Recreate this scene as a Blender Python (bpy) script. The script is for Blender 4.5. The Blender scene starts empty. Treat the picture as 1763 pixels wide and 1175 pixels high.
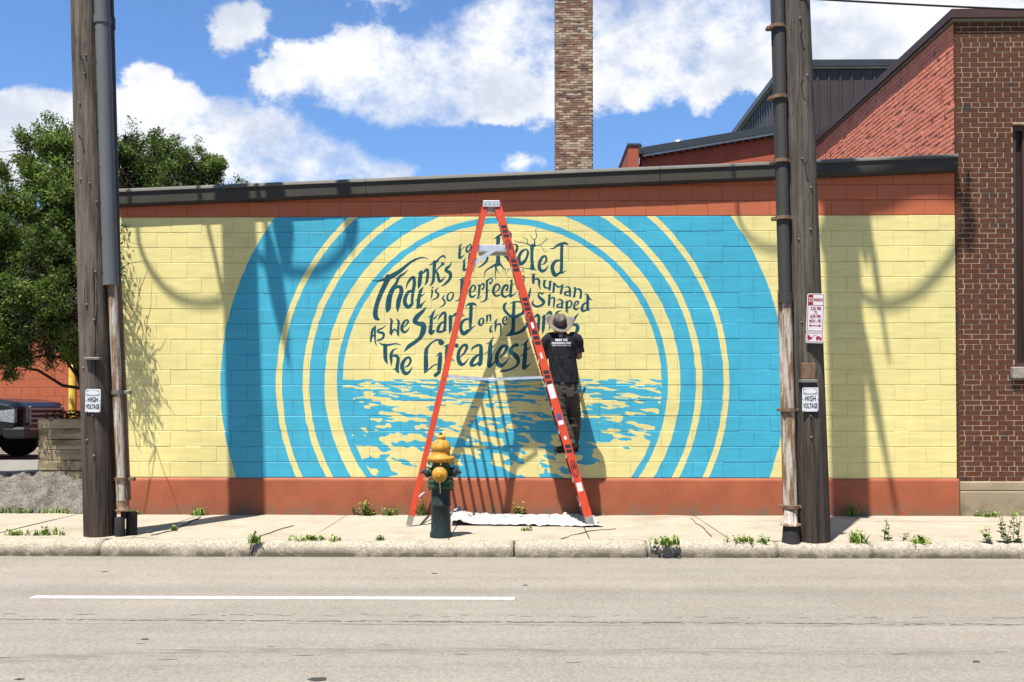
import bpy, bmesh, math, random
import numpy as np
from mathutils import Vector, Matrix, noise as mnoise
from mathutils.bvhtree import BVHTree

SC = bpy.context.scene
COL = SC.collection
random.seed(7)
rng = np.random.default_rng(7)

# ------------------------------------------------------------------ camera, light, exposure
F = 1695.0                      # focal length in photograph pixels (1763 wide)
CX, CY, SH = 881.5, 587.5, 82.9
YAW = math.atan(26.5 / F)
PITCH = math.radians(1.0)
CAM = Vector((0.0, -13.0, 1.43))
vdir = Vector((-math.sin(YAW) * math.cos(PITCH), math.cos(YAW) * math.cos(PITCH), math.sin(PITCH)))
rdir = Vector((math.cos(YAW), math.sin(YAW), 0))
udir = rdir.cross(vdir)

cam_d = bpy.data.cameras.new('camera')
cam = bpy.data.objects.new('camera', cam_d)
COL.objects.link(cam)
cam.matrix_world = Matrix.Translation(CAM) @ Matrix((rdir, udir, -vdir)).transposed().to_4x4()
cam_d.sensor_width = 36.0
cam_d.lens = F / 1763.0 * 36.0
cam_d.shift_y = SH / 1763.0
cam_d.clip_start = 0.1
cam_d.clip_end = 3000
SC.camera = cam

def ray(px, py):
    return vdir + rdir * ((px - CX) / F) - udir * ((py - CY - SH) / F)
def at(px, py, Y=0.0):
    d = ray(px, py)
    return CAM + d * ((Y - CAM.y) / d.y)
def onz(px, py, z=0.0):
    d = ray(px, py)
    return CAM + d * ((z - CAM.z) / d.z)
def zat(py, Y, px=900):
    return at(px, py, Y).z
def xat(px, Y, py=700):
    return at(px, py, Y).x

KX, KZ = 0.575, 2.9
LDIR = Vector((KX, 1.0, -KZ)).normalized()      # the way the sunlight travels
sun_d = bpy.data.lights.new('sun', 'SUN')
sun_d.energy = 5.0
sun_d.angle = math.radians(0.53)
sun_d.color = (1.0, 0.955, 0.88)
sun = bpy.data.objects.new('sun', sun_d)
COL.objects.link(sun)
sun.rotation_euler = LDIR.to_track_quat('-Z', 'Y').to_euler()
sun.location = (0, 0, 30)
SUN_EL = math.asin(-LDIR.z)
SUN_AZ = math.atan2(-LDIR.x, -LDIR.y)              # from +Y, clockwise

SC.view_settings.view_transform = 'Standard'
SC.view_settings.look = 'None'
SC.view_settings.gamma = 1
SC.view_settings.use_curve_mapping = False
SC.view_settings.exposure = 1.25

# ------------------------------------------------------------------ raster helpers (numpy)
def catmull(pts, step=2.0):
    P = np.array(pts, float)
    if len(P) < 3:
        n = max(2, int(np.hypot(*(P[1, :2] - P[0, :2])) / step))
        t = np.linspace(0, 1, n)[:, None]
        return P[0] * (1 - t) + P[1] * t
    Q = np.vstack([2 * P[0] - P[1], P, 2 * P[-1] - P[-2]])
    out = []
    for i in range(1, len(Q) - 2):
        a, b, c, d = Q[i - 1], Q[i], Q[i + 1], Q[i + 2]
        n = max(2, int(np.hypot(*(c[:2] - b[:2])) / step))
        t = np.linspace(0, 1, n, endpoint=False)[:, None]
        out.append(0.5 * ((2 * b) + (-a + c) * t + (2 * a - 5 * b + 4 * c - d) * t * t + (-a + 3 * b - 3 * c + d) * t ** 3))
    out.append(P[-1:])
    R = np.vstack(out)
    R[:, 2] = np.maximum(R[:, 2], 0.3)
    return R

def draw_stroke(cov, pts):
    """pts: n x 3 (col, row, full width) in image pixels; adds antialiased coverage"""
    H, W = cov.shape
    S = catmull(pts, 2.0)
    for i in range(len(S) - 1):
        (x0, y0, w0), (x1, y1, w1) = S[i], S[i + 1]
        r = max(w0, w1) / 2 + 1.5
        a0, a1 = int(max(0, min(x0, x1) - r)), int(min(W, max(x0, x1) + r + 1))
        b0, b1 = int(max(0, min(y0, y1) - r)), int(min(H, max(y0, y1) + r + 1))
        if a1 <= a0 or b1 <= b0: continue
        X, Yy = np.meshgrid(np.arange(a0, a1) + .5, np.arange(b0, b1) + .5)
        dx, dy = x1 - x0, y1 - y0
        L = dx * dx + dy * dy + 1e-9
        t = np.clip(((X - x0) * dx + (Yy - y0) * dy) / L, 0, 1)
        d = np.hypot(X - x0 - t * dx, Yy - y0 - t * dy)
        c = np.clip((w0 + (w1 - w0) * t) / 2 - d + .5, 0, 1)
        cov[b0:b1, a0:a1] = np.maximum(cov[b0:b1, a0:a1], c)

def fill_poly(mask, poly):
    H, W = mask.shape
    P = np.array(poly, float)
    r0, r1 = int(max(0, P[:, 1].min())), int(min(H, P[:, 1].max() + 1))
    for r in range(r0, r1):
        yy = r + .5
        xs = []
        for i in range(len(P)):
            (xa, ya), (xb, yb) = P[i], P[(i + 1) % len(P)]
            if (ya <= yy) != (yb <= yy):
                xs.append(xa + (yy - ya) / (yb - ya) * (xb - xa))
        xs.sort()
        for a, b in zip(xs[::2], xs[1::2]):
            mask[r, int(max(0, a)):int(max(0, min(W, b)))] = 1

def blur(A, s):
    k = int(3 * s) + 1
    g = np.exp(-np.arange(-k, k + 1) ** 2 / (2 * s * s)); g /= g.sum()
    B = np.pad(A, ((k, k), (k, k)), 'edge')
    B = np.apply_along_axis(lambda v: np.convolve(v, g, 'valid'), 0, B)
    return np.apply_along_axis(lambda v: np.convolve(v, g, 'valid'), 1, B)

def vnoise(X, Y, seed=0):
    """smooth value noise on arrays"""
    r = np.random.default_rng(seed)
    T = r.random((256, 256)).astype(np.float32)
    xi, yi = np.floor(X).astype(int), np.floor(Y).astype(int)
    fx, fy = X - xi, Y - yi
    fx = fx * fx * (3 - 2 * fx); fy = fy * fy * (3 - 2 * fy)
    g = lambda a, b: T[b & 255, a & 255]
    return (g(xi, yi) * (1 - fx) + g(xi + 1, yi) * fx) * (1 - fy) + (g(xi, yi + 1) * (1 - fx) + g(xi + 1, yi + 1) * fx) * fy
def fbm(X, Y, seed=0, oct=4):
    v, a, t = 0, 1, 0
    for o in range(oct):
        v = v + a * vnoise(X * 2 ** o, Y * 2 ** o, seed + o); t += a; a *= .5
    return v / t

def new_image(name, arr, colorspace='sRGB'):
    """arr H x W x 3, row 0 = bottom"""
    H, W = arr.shape[:2]
    im = bpy.data.images.new(name, W, H, alpha=False, float_buffer=(colorspace != 'sRGB'))
    im.colorspace_settings.name = colorspace
    buf = np.ones((H, W, 4), np.float32); buf[..., :3] = arr
    im.pixels.foreach_set(buf.ravel()); im.update(); im.pack()
    return im

# ------------------------------------------------------------------ sky with clouds
def s2l(c):
    return tuple(((v / 255) / 12.92) if v / 255 <= .04045 else (((v / 255) + .055) / 1.055) ** 2.4 for v in c)

world = bpy.data.worlds.new('World'); SC.world = world; world.use_nodes = True
nt = world.node_tree; nt.nodes.clear()
N = nt.nodes.new; Lk = nt.links.new
wo = N('ShaderNodeOutputWorld'); bg = N('ShaderNodeBackground'); bg.inputs['Strength'].default_value = 0.06
Lk(bg.outputs[0], wo.inputs[0])
sky = N('ShaderNodeTexSky'); sky.sky_type = 'NISHITA'; sky.sun_disc = False
sky.sun_elevation = SUN_EL; sky.sun_rotation = SUN_AZ; sky.air_density = 1.0; sky.dust_density = 0.3; sky.ozone_density = 2.5
# where the big clouds of the photograph stand, as a map over direction (x, z)
SKW, SKH = 1024, 512
cl = np.zeros((240, 380), np.float32)              # photo pixels / 5, from (-70, -300)
def cloudpoly(pts): fill_poly(cl, [((x + 70) / 5, (y + 300) / 5) for x, y in pts])
cloudpoly([(-200,170),(0,160),(50,150),(90,165),(130,160),(190,160),(215,145),(232,112),(262,108),(300,120),(330,135),(370,165),(420,175),(480,190),(540,215),(590,245),(650,270),(725,285),(730,330),(-200,330)])
cloudpoly([(395,135),(440,120),(480,70),(540,75),(600,40),(650,45),(720,75),(790,20),(830,-10),(900,-60),(1500,-80),(1900,-80),(1900,250),(1450,250),(1390,215),(1330,180),(1270,170),(1215,190),(1160,180),(1100,190),(1020,205),(960,215),(860,215),(700,222),(600,205),(540,185),(470,165)])
cloudpoly([(365,30),(395,5),(440,0),(472,25),(462,60),(430,75),(410,105),(385,95),(372,65)])
cloudpoly([(862,285),(880,266),(905,262),(935,272),(955,280),(955,300),(862,300)])
cloudpoly([(600,-60),(760,-60),(700,20),(640,15)])
thin = np.zeros_like(cl)
fill_poly(thin, [((x + 70) / 5, (y + 300) / 5) for x, y in [(470,60),(600,-80),(900,-80),(800,40),(640,70)]])
fill_poly(thin, [((x + 70) / 5, (y + 300) / 5) for x, y in [(880,60),(960,40),(1000,110),(900,150)]])
cloudpoly([(1300,240),(1420,230),(1900,200),(1900,400),(1300,300)])
cl = blur(cl, 3.0); thin = blur(thin, 6); cl = np.where(thin > .02, cl * (1 - thin * .6) + .40 * thin * .6, cl)
zz, xx = np.meshgrid((np.arange(SKH) + .5) / SKH, (np.arange(SKW) + .5) / SKW * 2 - 1, indexing='ij')
yy = np.sqrt(np.maximum(1e-4, 1 - xx ** 2 - zz ** 2))
dv = xx * vdir.x + yy * vdir.y + zz * vdir.z
pxx = CX + F * (xx * rdir.x + yy * rdir.y + zz * rdir.z) / dv
pyy = CY + SH - F * (xx * udir.x + yy * udir.y + zz * udir.z) / dv
ii, jj = np.clip((pyy + 300) / 5, 0, 238.9), np.clip((pxx + 70) / 5, 0, 378.9)
i0, j0 = ii.astype(int), jj.astype(int); fi, fj = ii - i0, jj - j0
samp = (cl[i0, j0] * (1 - fj) + cl[i0, j0 + 1] * fj) * (1 - fi) + (cl[i0 + 1, j0] * (1 - fj) + cl[i0 + 1, j0 + 1] * fj) * fi
inside = np.clip(1 - np.maximum(np.maximum(-70 - pxx, pxx - 1820), np.maximum(-100 - pyy, pyy - 900)) / 160, 0, 1) * (dv > .2)
gen = np.clip((fbm(xx * 4 + 30, zz * 8 + 9, 5) - .5) * 3 + .12, 0, 1)
skm = samp * inside + gen * (1 - inside)
im_sky = new_image('cloud_map', np.repeat(skm[..., None], 3, 2), 'Non-Color')
tc = N('ShaderNodeTexCoord'); sx = N('ShaderNodeSeparateXYZ'); Lk(tc.outputs['Generated'], sx.inputs[0])
def M(op, a, b=None, c=None, clamp=False, tree=None):
    t = tree or nt
    n = t.nodes.new('ShaderNodeMath'); n.operation = op; n.use_clamp = clamp
    for i, v in enumerate((a, b, c)):
        if v is None: continue
        if isinstance(v, (int, float)): n.inputs[i].default_value = v
        else: t.links.new(v, n.inputs[i])
    return n.outputs[0]
def mixc(fac, a, b, tree=None, mode='MIX'):
    t = tree or nt
    n = t.nodes.new('ShaderNodeMix'); n.data_type = 'RGBA'; n.blend_type = mode
    for i, v in ((0, fac), (6, a), (7, b)):
        if isinstance(v, (int, float)): n.inputs[i].default_value = v
        elif isinstance(v, tuple): n.inputs[i].default_value = (*v[:3], 1)
        else: t.links.new(v, n.inputs[i])
    return n.outputs[2]
nz = N('ShaderNodeTexNoise'); nz.inputs['Scale'].default_value = 26; nz.inputs['Detail'].default_value = 7; nz.inputs['Roughness'].default_value = .58
mp = N('ShaderNodeMapping'); mp.inputs['Scale'].default_value = (1, 1, 1.35); Lk(tc.outputs['Generated'], mp.inputs[0]); Lk(mp.outputs[0], nz.inputs['Vector'])
cv = N('ShaderNodeCombineXYZ')
wn = M('MULTIPLY', M('SUBTRACT', nz.outputs['Fac'], .5), .025)
Lk(M('ADD', M('ADD', M('MULTIPLY', sx.outputs[0], .5), .5), wn), cv.inputs[0])
Lk(M('ADD', sx.outputs[2], wn), cv.inputs[1])
ti = N('ShaderNodeTexImage'); ti.image = im_sky; ti.extension = 'EXTEND'; ti.interpolation = 'Cubic'; Lk(cv.outputs[0], ti.inputs[0])
nz2 = N('ShaderNodeTexNoise'); nz2.inputs['Scale'].default_value = 48; nz2.inputs['Detail'].default_value = 10; nz2.inputs['Roughness'].default_value = .68; Lk(mp.outputs[0], nz2.inputs['Vector'])
nz3 = N('ShaderNodeTexNoise'); nz3.inputs['Scale'].default_value = 9; nz3.inputs['Detail'].default_value = 6; nz3.inputs['Roughness'].default_value = .6; Lk(mp.outputs[0], nz3.inputs['Vector'])
dens = M('ADD', ti.outputs[0], M('ADD', M('MULTIPLY', M('SUBTRACT', nz.outputs['Fac'], .5), .75), M('MULTIPLY', M('SUBTRACT', nz2.outputs['Fac'], .5), 1.0)))
mr = N('ShaderNodeMapRange'); mr.interpolation_type = 'SMOOTHSTEP'; mr.inputs[1].default_value = .33; Lk(dens, mr.inputs[0])
nz4 = N('ShaderNodeTexNoise'); nz4.inputs['Scale'].default_value = 5; nz4.inputs['Detail'].default_value = 3; Lk(tc.outputs['Generated'], nz4.inputs['Vector'])
soft = N('ShaderNodeMapRange'); soft.inputs[1].default_value = .40; soft.inputs[2].default_value = .62; soft.inputs[3].default_value = .70; soft.inputs[4].default_value = 1.5; Lk(nz4.outputs['Fac'], soft.inputs[0]); Lk(soft.outputs[0], mr.inputs[2])
cover = mr.outputs[0]
shade = N('ShaderNodeMapRange'); shade.inputs[1].default_value = .40; shade.inputs[2].default_value = .56; Lk(M('ADD', M('MULTIPLY', nz3.outputs['Fac'], .7), M('MULTIPLY', nz.outputs['Fac'], .3)), shade.inputs[0])
CLOUD_W = (7.6, 7.65, 7.75); CLOUD_S = (5.1, 5.45, 6.2)
ccol = mixc(shade.outputs[0], CLOUD_S, CLOUD_W)
tint = mixc(1.0, sky.outputs[0], (0.78, 1.02, 1.30), mode='MULTIPLY')
fin = mixc(M('MULTIPLY', cover, .97), tint, ccol)
Lk(fin, bg.inputs['Color'])

# ------------------------------------------------------------------ material helpers
MATS = {}
def mat(name, col, rough=.8, col2=None, scale=5, detail=4, vary=.5, bump=0, bscale=40, metallic=0, stretch=(1, 1, 1),
        spots=None, sscale=60, sth=.62, spec=.22, coord='pos', speckle=0, translucent=0, rnd=0, coat=0, dist=0.002):
    if name in MATS: return MATS[name]
    k = .74 if not metallic else .9
    col = tuple(c * k for c in col); col2 = tuple(c * k for c in col2) if col2 else None; spots = tuple(c * k for c in spots) if spots else None
    m = bpy.data.materials.new(name); m.use_nodes = True
    t = m.node_tree; b = t.nodes['Principled BSDF']
    n = t.nodes.new; l = t.links.new
    b.inputs['Roughness'].default_value = rough; b.inputs['Metallic'].default_value = metallic
    b.inputs['Specular IOR Level'].default_value = spec
    if coat: b.inputs['Coat Weight'].default_value = coat
    if coord == 'pos':
        g = n('ShaderNodeNewGeometry'); src = g.outputs['Position']
    else:
        g = n('ShaderNodeTexCoord'); src = g.outputs['Object']
    mp = n('ShaderNodeMapping'); mp.inputs['Scale'].default_value = stretch; l(src, mp.inputs[0])
    v = mp.outputs[0]
    col2 = col2 or tuple(c * .75 for c in col)
    nz = n('ShaderNodeTexNoise'); nz.inputs['Scale'].default_value = scale; nz.inputs['Detail'].default_value = detail; nz.inputs['Roughness'].default_value = .62; l(v, nz.inputs['Vector'])
    r = n('ShaderNodeMapRange'); r.inputs[1].default_value = .5 - .32 * (1.1 - vary); r.inputs[2].default_value = .5 + .32 * (1.1 - vary); l(nz.outputs['Fac'], r.inputs[0])
    c = mixc(r.outputs[0], col2, col, tree=t)
    if spots:
        ns = n('ShaderNodeTexNoise'); ns.inputs['Scale'].default_value = sscale; ns.inputs['Detail'].default_value = 3; l(v, ns.inputs['Vector'])
        rs = n('ShaderNodeMapRange'); rs.inputs[1].default_value = sth; rs.inputs[2].default_value = sth + .05; l(ns.outputs['Fac'], rs.inputs[0])
        c = mixc(rs.outputs[0], c, spots, tree=t)
    if speckle:
        vo = n('ShaderNodeTexWhiteNoise'); sc = n('ShaderNodeVectorMath'); sc.operation = 'SNAP'; sc.inputs[1].default_value = (.016, .024, .013); l(src, sc.inputs[0]); l(sc.outputs[0], vo.inputs['Vector'])
        c = mixc(speckle, c, mixc(vo.outputs['Value'], tuple(x * .35 for x in col), tuple(min(1, x * 1.6) for x in col), tree=t), tree=t)
    if rnd:
        oi = n('ShaderNodeObjectInfo'); f = M('ADD', M('MULTIPLY', oi.outputs['Random'], rnd), 1 - rnd / 2, tree=t)
        cc = n('ShaderNodeCombineXYZ'); [l(f, cc.inputs[i]) for i in range(3)]
        c = mixc(1.0, c, cc.outputs[0], tree=t, mode='MULTIPLY')
    l(c, b.inputs['Base Color'])
    if bump:
        nb = n('ShaderNodeTexNoise'); nb.inputs['Scale'].default_value = bscale; nb.inputs['Detail'].default_value = 5; l(v, nb.inputs['Vector'])
        bp = n('ShaderNodeBump'); bp.inputs['Strength'].default_value = bump; bp.inputs['Distance'].default_value = dist; l(nb.outputs['Fac'], bp.inputs['Height']); l(bp.outputs[0], b.inputs['Normal'])
    MATS[name] = m
    return m

def dirt_shade(m, dcol, z0, z1, amt, nscale=6, lo=.35, hi=.65):
    """dirt (with painted shade on the kerb) lying on a surface below z1 (strongest at z0), broken up by noise"""
    t = m.node_tree; b = t.nodes['Principled BSDF']; n = t.nodes.new; l = t.links.new
    base = b.inputs['Base Color'].links[0].from_socket
    g = n('ShaderNodeNewGeometry'); s = n('ShaderNodeSeparateXYZ'); l(g.outputs['Position'], s.inputs[0])
    q = n('ShaderNodeTexNoise'); q.inputs['Scale'].default_value = nscale; q.inputs['Detail'].default_value = 7; q.inputs['Roughness'].default_value = .65; l(g.outputs['Position'], q.inputs['Vector'])
    r = n('ShaderNodeMapRange'); r.inputs[1].default_value = z0; r.inputs[2].default_value = z1; r.inputs[3].default_value = 1; r.inputs[4].default_value = 0; l(s.outputs[2], r.inputs[0])
    r2 = n('ShaderNodeMapRange'); r2.inputs[1].default_value = lo; r2.inputs[2].default_value = hi; l(q.outputs['Fac'], r2.inputs[0])
    f = M('MULTIPLY', M('MULTIPLY', r.outputs[0], r2.outputs[0], tree=t), amt, clamp=True, tree=t)
    l(mixc(f, base, tuple(c * .74 for c in dcol), tree=t), b.inputs['Base Color'])

# ------------------------------------------------------------------ mesh helpers
ORG = {}
def link(o): COL.objects.link(o); return o
def tag(o, label, cat, group=None, kind=None):
    o['label'] = label; o['category'] = cat
    if group: o['group'] = group
    if kind: o['kind'] = kind
    return o
def empty(name, loc, label, cat, group=None):
    o = bpy.data.objects.new(name, None); o.location = loc; o.empty_display_size = .1
    link(o); ORG[o.name] = Vector(loc); tag(o, label, cat, group); return o
def shell(name, loc=(0, 0, 0)):                       # an Empty of the setting
    o = bpy.data.objects.new(name, None); o.location = loc; link(o); ORG[o.name] = Vector(loc); o['kind'] = 'structure'; return o

class MB:
    def __init__(s): s.v, s.f, s.sm, s.mi = [], [], [], []
    def add(s, vs, fs, smooth=False, mi=0):
        k = len(s.v); s.v += [tuple(p) for p in vs]; s.f += [tuple(i + k for i in f) for f in fs]
        s.sm += [smooth] * len(fs); s.mi += [mi] * len(fs); return s
    def box(s, x0, x1, y0, y1, z0, z1, ch=0, mi=0, ctop=0, xk=1.0):
        if x0 > x1: x0, x1 = x1, x0
        if y0 > y1: y0, y1 = y1, y0
        if z0 > z1: z0, z1 = z1, z0
        if ch == 0:
            vs = [(x, y, z) for z in (z0, z1) for y in (y0, y1) for x in (x0, x1)]
            s.add(vs, [(0, 2, 3, 1), (4, 5, 7, 6), (0, 1, 5, 4), (2, 6, 7, 3), (0, 4, 6, 2), (1, 3, 7, 5)], mi=mi)
        else:                                              # chamfered on the vertical and top/bottom edges
            c = ch
            def ringp(z, i): return [(x0 + i, y0 + c + i if 0 else y0 + i, z)]
            P = []
            ct = ctop or c
            for z, i in ((z0, c), (z0 + c, 0), (z1 - ct, 0), (z1, ct)):
                P += [(x0 + i * xk, y0 + i, z), (x1 - i * xk, y0 + i, z), (x1 - i * xk, y1 - i * xk, z), (x0 + i * xk, y1 - i * xk, z)]
            fs = [(3, 2, 1, 0), (12, 13, 14, 15)]
            for k in range(3):
                for j in range(4):
                    a, b = k * 4 + j, k * 4 + (j + 1) % 4
                    fs.append((a, b, b + 4, a + 4))
            s.add(P, fs, mi=mi)
        return s
    def bar(s, a, b, w, h, up=(0, 0, 1), mi=0):
        """box beam from a to b, w across, h along up"""
        a, b = Vector(a), Vector(b); d = (b - a).normalized(); up = Vector(up)
        x = d.cross(up)
        if x.length < 1e-4: x = d.cross(Vector((1, 0, 0)))
        x.normalize(); u = x.cross(d).normalized()
        vs = [p + x * sx * w / 2 + u * su * h / 2 for p in (a, b) for sx, su in ((-1, -1), (1, -1), (1, 1), (-1, 1))]
        return s.add(vs, [(3, 2, 1, 0), (4, 5, 6, 7), (0, 1, 5, 4), (1, 2, 6, 5), (2, 3, 7, 6), (3, 0, 4, 7)], mi=mi)
    def tube(s, pts, rad, n=10, cap=True, smooth=True, mi=0, sq=1.0):
        pts = [Vector(p) for p in pts]
        if isinstance(rad, (int, float)): rad = [rad] * len(pts)
        k = len(s.v); prev = None; vs = []
        for i, p in enumerate(pts):
            d = (pts[min(i + 1, len(pts) - 1)] - pts[max(i - 1, 0)]).normalized()
            if prev is None:
                x = d.cross(Vector((0, 0, 1))) if abs(d.z) < .95 else d.cross(Vector((0, 1, 0)))
            else: x = prev - d * prev.dot(d)
            x.normalize(); prev = x; y = d.cross(x)
            for j in range(n):
                a = 2 * math.pi * j / n
                vs.append(p + (x * math.cos(a) + y * math.sin(a) * sq) * rad[i])
        fs = [(i * n + j, i * n + (j + 1) % n, (i + 1) * n + (j + 1) % n, (i + 1) * n + j) for i in range(len(pts) - 1) for j in range(n)]
        s.add(vs, fs, smooth, mi)
        if cap:
            s.add([vs[j] for j in range(n)], [tuple(range(n - 1, -1, -1))], mi=mi)
            s.add([vs[(len(pts) - 1) * n + j] for j in range(n)], [tuple(range(n))], mi=mi)
        return s
    def lathe(s, c, prof, n=24, axis=(0, 0, 1), smooth=True, mi=0):
        """prof: (r, h) along axis from c"""
        c = Vector(c); ax = Vector(axis).normalized()
        x = ax.cross(Vector((0, 1, 0))) if abs(ax.y) < .9 else ax.cross(Vector((1, 0, 0)))
        x.normalize(); y = ax.cross(x)
        vs = [c + ax * h + (x * math.cos(2 * math.pi * j / n) + y * math.sin(2 * math.pi * j / n)) * max(r, 1e-4) for r, h in prof for j in range(n)]
        fs = [(i * n + j, i * n + (j + 1) % n, (i + 1) * n + (j + 1) % n, (i + 1) * n + j) for i in range(len(prof) - 1) for j in range(n)]
        s.add(vs, fs, smooth, mi)
        s.add([vs[j] for j in range(n)], [tuple(range(n - 1, -1, -1))], mi=mi)
        s.add([vs[(len(prof) - 1) * n + j] for j in range(n)], [tuple(range(n))], mi=mi)
        return s
    def prism(s, poly, a, b, axis='y', mi=0):
        """poly in the two other axes, extruded a..b along axis"""
        def P(u, v, w):
            return (u, w, v) if axis == 'y' else ((w, u, v) if axis == 'x' else (u, v, w))
        n = len(poly)
        vs = [P(u, v, a) for u, v in poly] + [P(u, v, b) for u, v in poly]
        s.add(vs, [tuple(range(n)), tuple(range(2 * n - 1, n - 1, -1))] + [(i, i + n, (i + 1) % n + n, (i + 1) % n) for i in range(n)], mi=mi)
        return s
    def mesh(s, name, mats, off=(0, 0, 0)):
        me = bpy.data.meshes.new(name)
        off = Vector(off)
        me.from_pydata([tuple(Vector(p) - off) for p in s.v], [], s.f)
        me.polygons.foreach_set('use_smooth', s.sm); me.polygons.foreach_set('material_index', s.mi)
        for m in (mats if isinstance(mats, (list, tuple)) else [mats]): me.materials.append(m)
        me.update(); return me
    def build(s, name, mats, parent=None, fix=True, loc=None):
        off = ORG.get(parent.name, Vector((0, 0, 0))) if parent else Vector(loc or (0, 0, 0))
        me = s.mesh(name, mats, off)
        if fix:
            bm = bmesh.new(); bm.from_mesh(me); bmesh.ops.recalc_face_normals(bm, faces=bm.faces); bm.to_mesh(me); bm.free()
        o = bpy.data.objects.new(name, me); link(o)
        if parent: o.parent = parent
        else: o.location = off
        ORG[o.name] = off
        return o
def struct(o, kind='structure'): o['kind'] = kind; return o
def inst(name, me, parent, loc, scale=None, rot=None):
    o = bpy.data.objects.new(name, me); link(o); o.parent = parent
    o.location = Vector(loc) - ORG[parent.name]
    if scale: o.scale = scale
    if rot: o.rotation_euler = rot
    ORG[o.name] = ORG[parent.name]
    return o
# ------------------------------------------------------------------ the painted mural, drawn as strokes
RES = 400.0                                            # image pixels per metre of wall
MX0, MX1 = at(190, 600, 0).x, 5.75
MZ0, MZ1 = 0.46, 3.99
MW, MH = int((MX1 - MX0) * RES), int((MZ1 - MZ0) * RES)
PXM = RES / 130.4                                      # image pixels per photo pixel
def wp(px, py):
    p = at(px, py, 0.0)
    return (p.x - MX0) * RES, (MZ1 - p.z) * RES
teal = np.zeros((MH, MW), np.float32)
def REG(x0, y0, items, s=11.75, wmul=1.08):
    for it in items:
        P = []
        for (a, b, w) in it:
            u, v = wp(x0 + a / s, y0 + b / s); P.append((u, v, w / s * PXM * wmul))
        draw_stroke(teal, P)
REG(630, 430, [
 [(100,612,6),(230,638,30),(370,603,62),(520,540,92),(700,425,72),(880,275,50),(1020,195,38),(1150,162,25),(1270,192,5)],
 [(450,565,120),(400,680,95),(310,870,88),(240,1050,84),(205,1175,84),(190,1287,92),(205,1380,85),(262,1420,35)],
 [(850,415,8),(760,495,38),(670,560,50),(610,690,58),(540,800,85),(480,950,100),(455,1100,108),(445,1200,95),(418,1268,15)],
 [(590,590,8),(680,570,25)],[(580,805,15),(640,755,50),(700,765,72),(718,850,82),(690,950,85),(660,1050,88),(645,1160,70),(640,1257,18)],
 [(810,800,10),(835,700,35),(890,610,50),(950,565,60),(980,600,50)],[(972,570,55),(978,700,65),(955,820,60),(940,950,55),(930,1060,50)],
 [(930,830,40),(850,870,60),(795,980,72),(790,1090,78),(850,1165,72),(925,1110,58),(950,1060,30)],
 [(1040,500,8),(1120,445,50)],[(1115,470,68),(1092,600,75),(1082,700,70),(1058,795,12)],
 [(1150,480,25),(1225,410,58),(1252,450,52),(1245,560,55),(1225,660,45),(1185,725,8)],
 [(1605,182,12),(1570,130,42),(1500,162,30),(1430,245,48)],[(1390,255,72),(1378,400,62),(1370,550,58),(1350,660,52),(1290,742,14)],
 [(1270,315,8),(1340,292,30),(1390,262,40)],[(1550,290,62),(1556,290,62)],[(1535,310,34),(1490,355,28),(1430,412,22),(1400,425,20)],
 [(1412,430,42),(1450,500,48),(1468,590,58),(1492,645,55),(1550,610,35),(1605,525,5)],
 [(1735,248,12),(1700,320,35),(1630,385,62),(1622,430,60),(1690,465,68),(1712,530,65),(1690,600,55),(1620,680,45),(1535,738,22)],
 [(1165,758,8),(1110,830,58),(1088,900,65),(1062,1050,66),(1058,1140,70),(1040,1175,50)],[(1060,1130,60),(1100,1148,62),(1150,1090,30),(1215,1027,8)],
 [(1200,882,8),(1130,935,28),(1100,950,20)],[(1000,1040,8),(1060,990,25)],
 [(1345,768,32),(1350,772,28)],[(1310,830,10),(1340,825,35),(1335,900,30),(1325,960,25),(1310,1000,5)],
 [(1475,768,8),(1410,830,35),(1430,870,40),(1465,910,42),(1440,970,35),(1345,1022,15)],
 [(1605,918,8),(1550,980,32),(1572,1020,35),(1598,1060,36),(1575,1120,30),(1490,1172,12)],
 [(1735,855,15),(1655,920,32),(1650,1010,42),(1690,1038,30),(1748,980,36),(1768,900,30),(1735,855,15)]])
REG(630, 520, [
 [(195,490,12),(135,560,45),(112,680,45),(95,800,36)],[(190,490,25),(180,600,42),(182,720,36),(190,820,25),(220,908,4)],[(130,690,38),(185,680,38)],
 [(405,467,6),(340,530,26),(248,572,36),(242,610,38),(330,630,52),(362,670,45),(325,750,42),(230,785,30)],
 [(485,318,10),(520,390,48),(510,450,45),(505,560,45),(505,640,48),(525,680,8)],[(470,620,12),(510,632,35),(570,562,32),(608,580,26),(640,620,20)],
 [(615,337,8),(660,400,45),(655,500,44),(648,600,50),(650,660,38),(675,702,6)],
 [(768,512,18),(825,455,35),(855,395,40),(820,368,32),(755,430,50),(725,540,62),(765,615,50),(830,590,34),(890,505,5)],
 [(1215,102,8),(1160,180,55),(1045,290,88),(990,390,92),(1050,440,80),(1155,465,100),(1160,580,105),(1100,720,78),(1000,810,68),(870,900,72),(768,1018,8)],
 [(1405,147,5),(1350,250,50),(1322,350,60),(1315,500,65),(1300,600,72),(1322,640,60),(1372,590,45)],
 [(1470,247,5),(1380,340,36)],[(1250,320,8),(1310,290,30)],[(1235,520,5),(1310,470,20)],
 [(1455,378,8),(1500,290,36),(1565,225,50),(1605,245,48),(1602,350,55),(1600,480,55),(1585,560,58)],
 [(1590,395,28),(1510,445,45),(1460,540,60),(1455,600,52),(1530,605,45),(1610,570,42)],
 [(1660,342,8),(1715,300,42)],[(1718,330,58),(1712,450,64),(1705,560,55),(1685,645,10)]])
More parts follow.
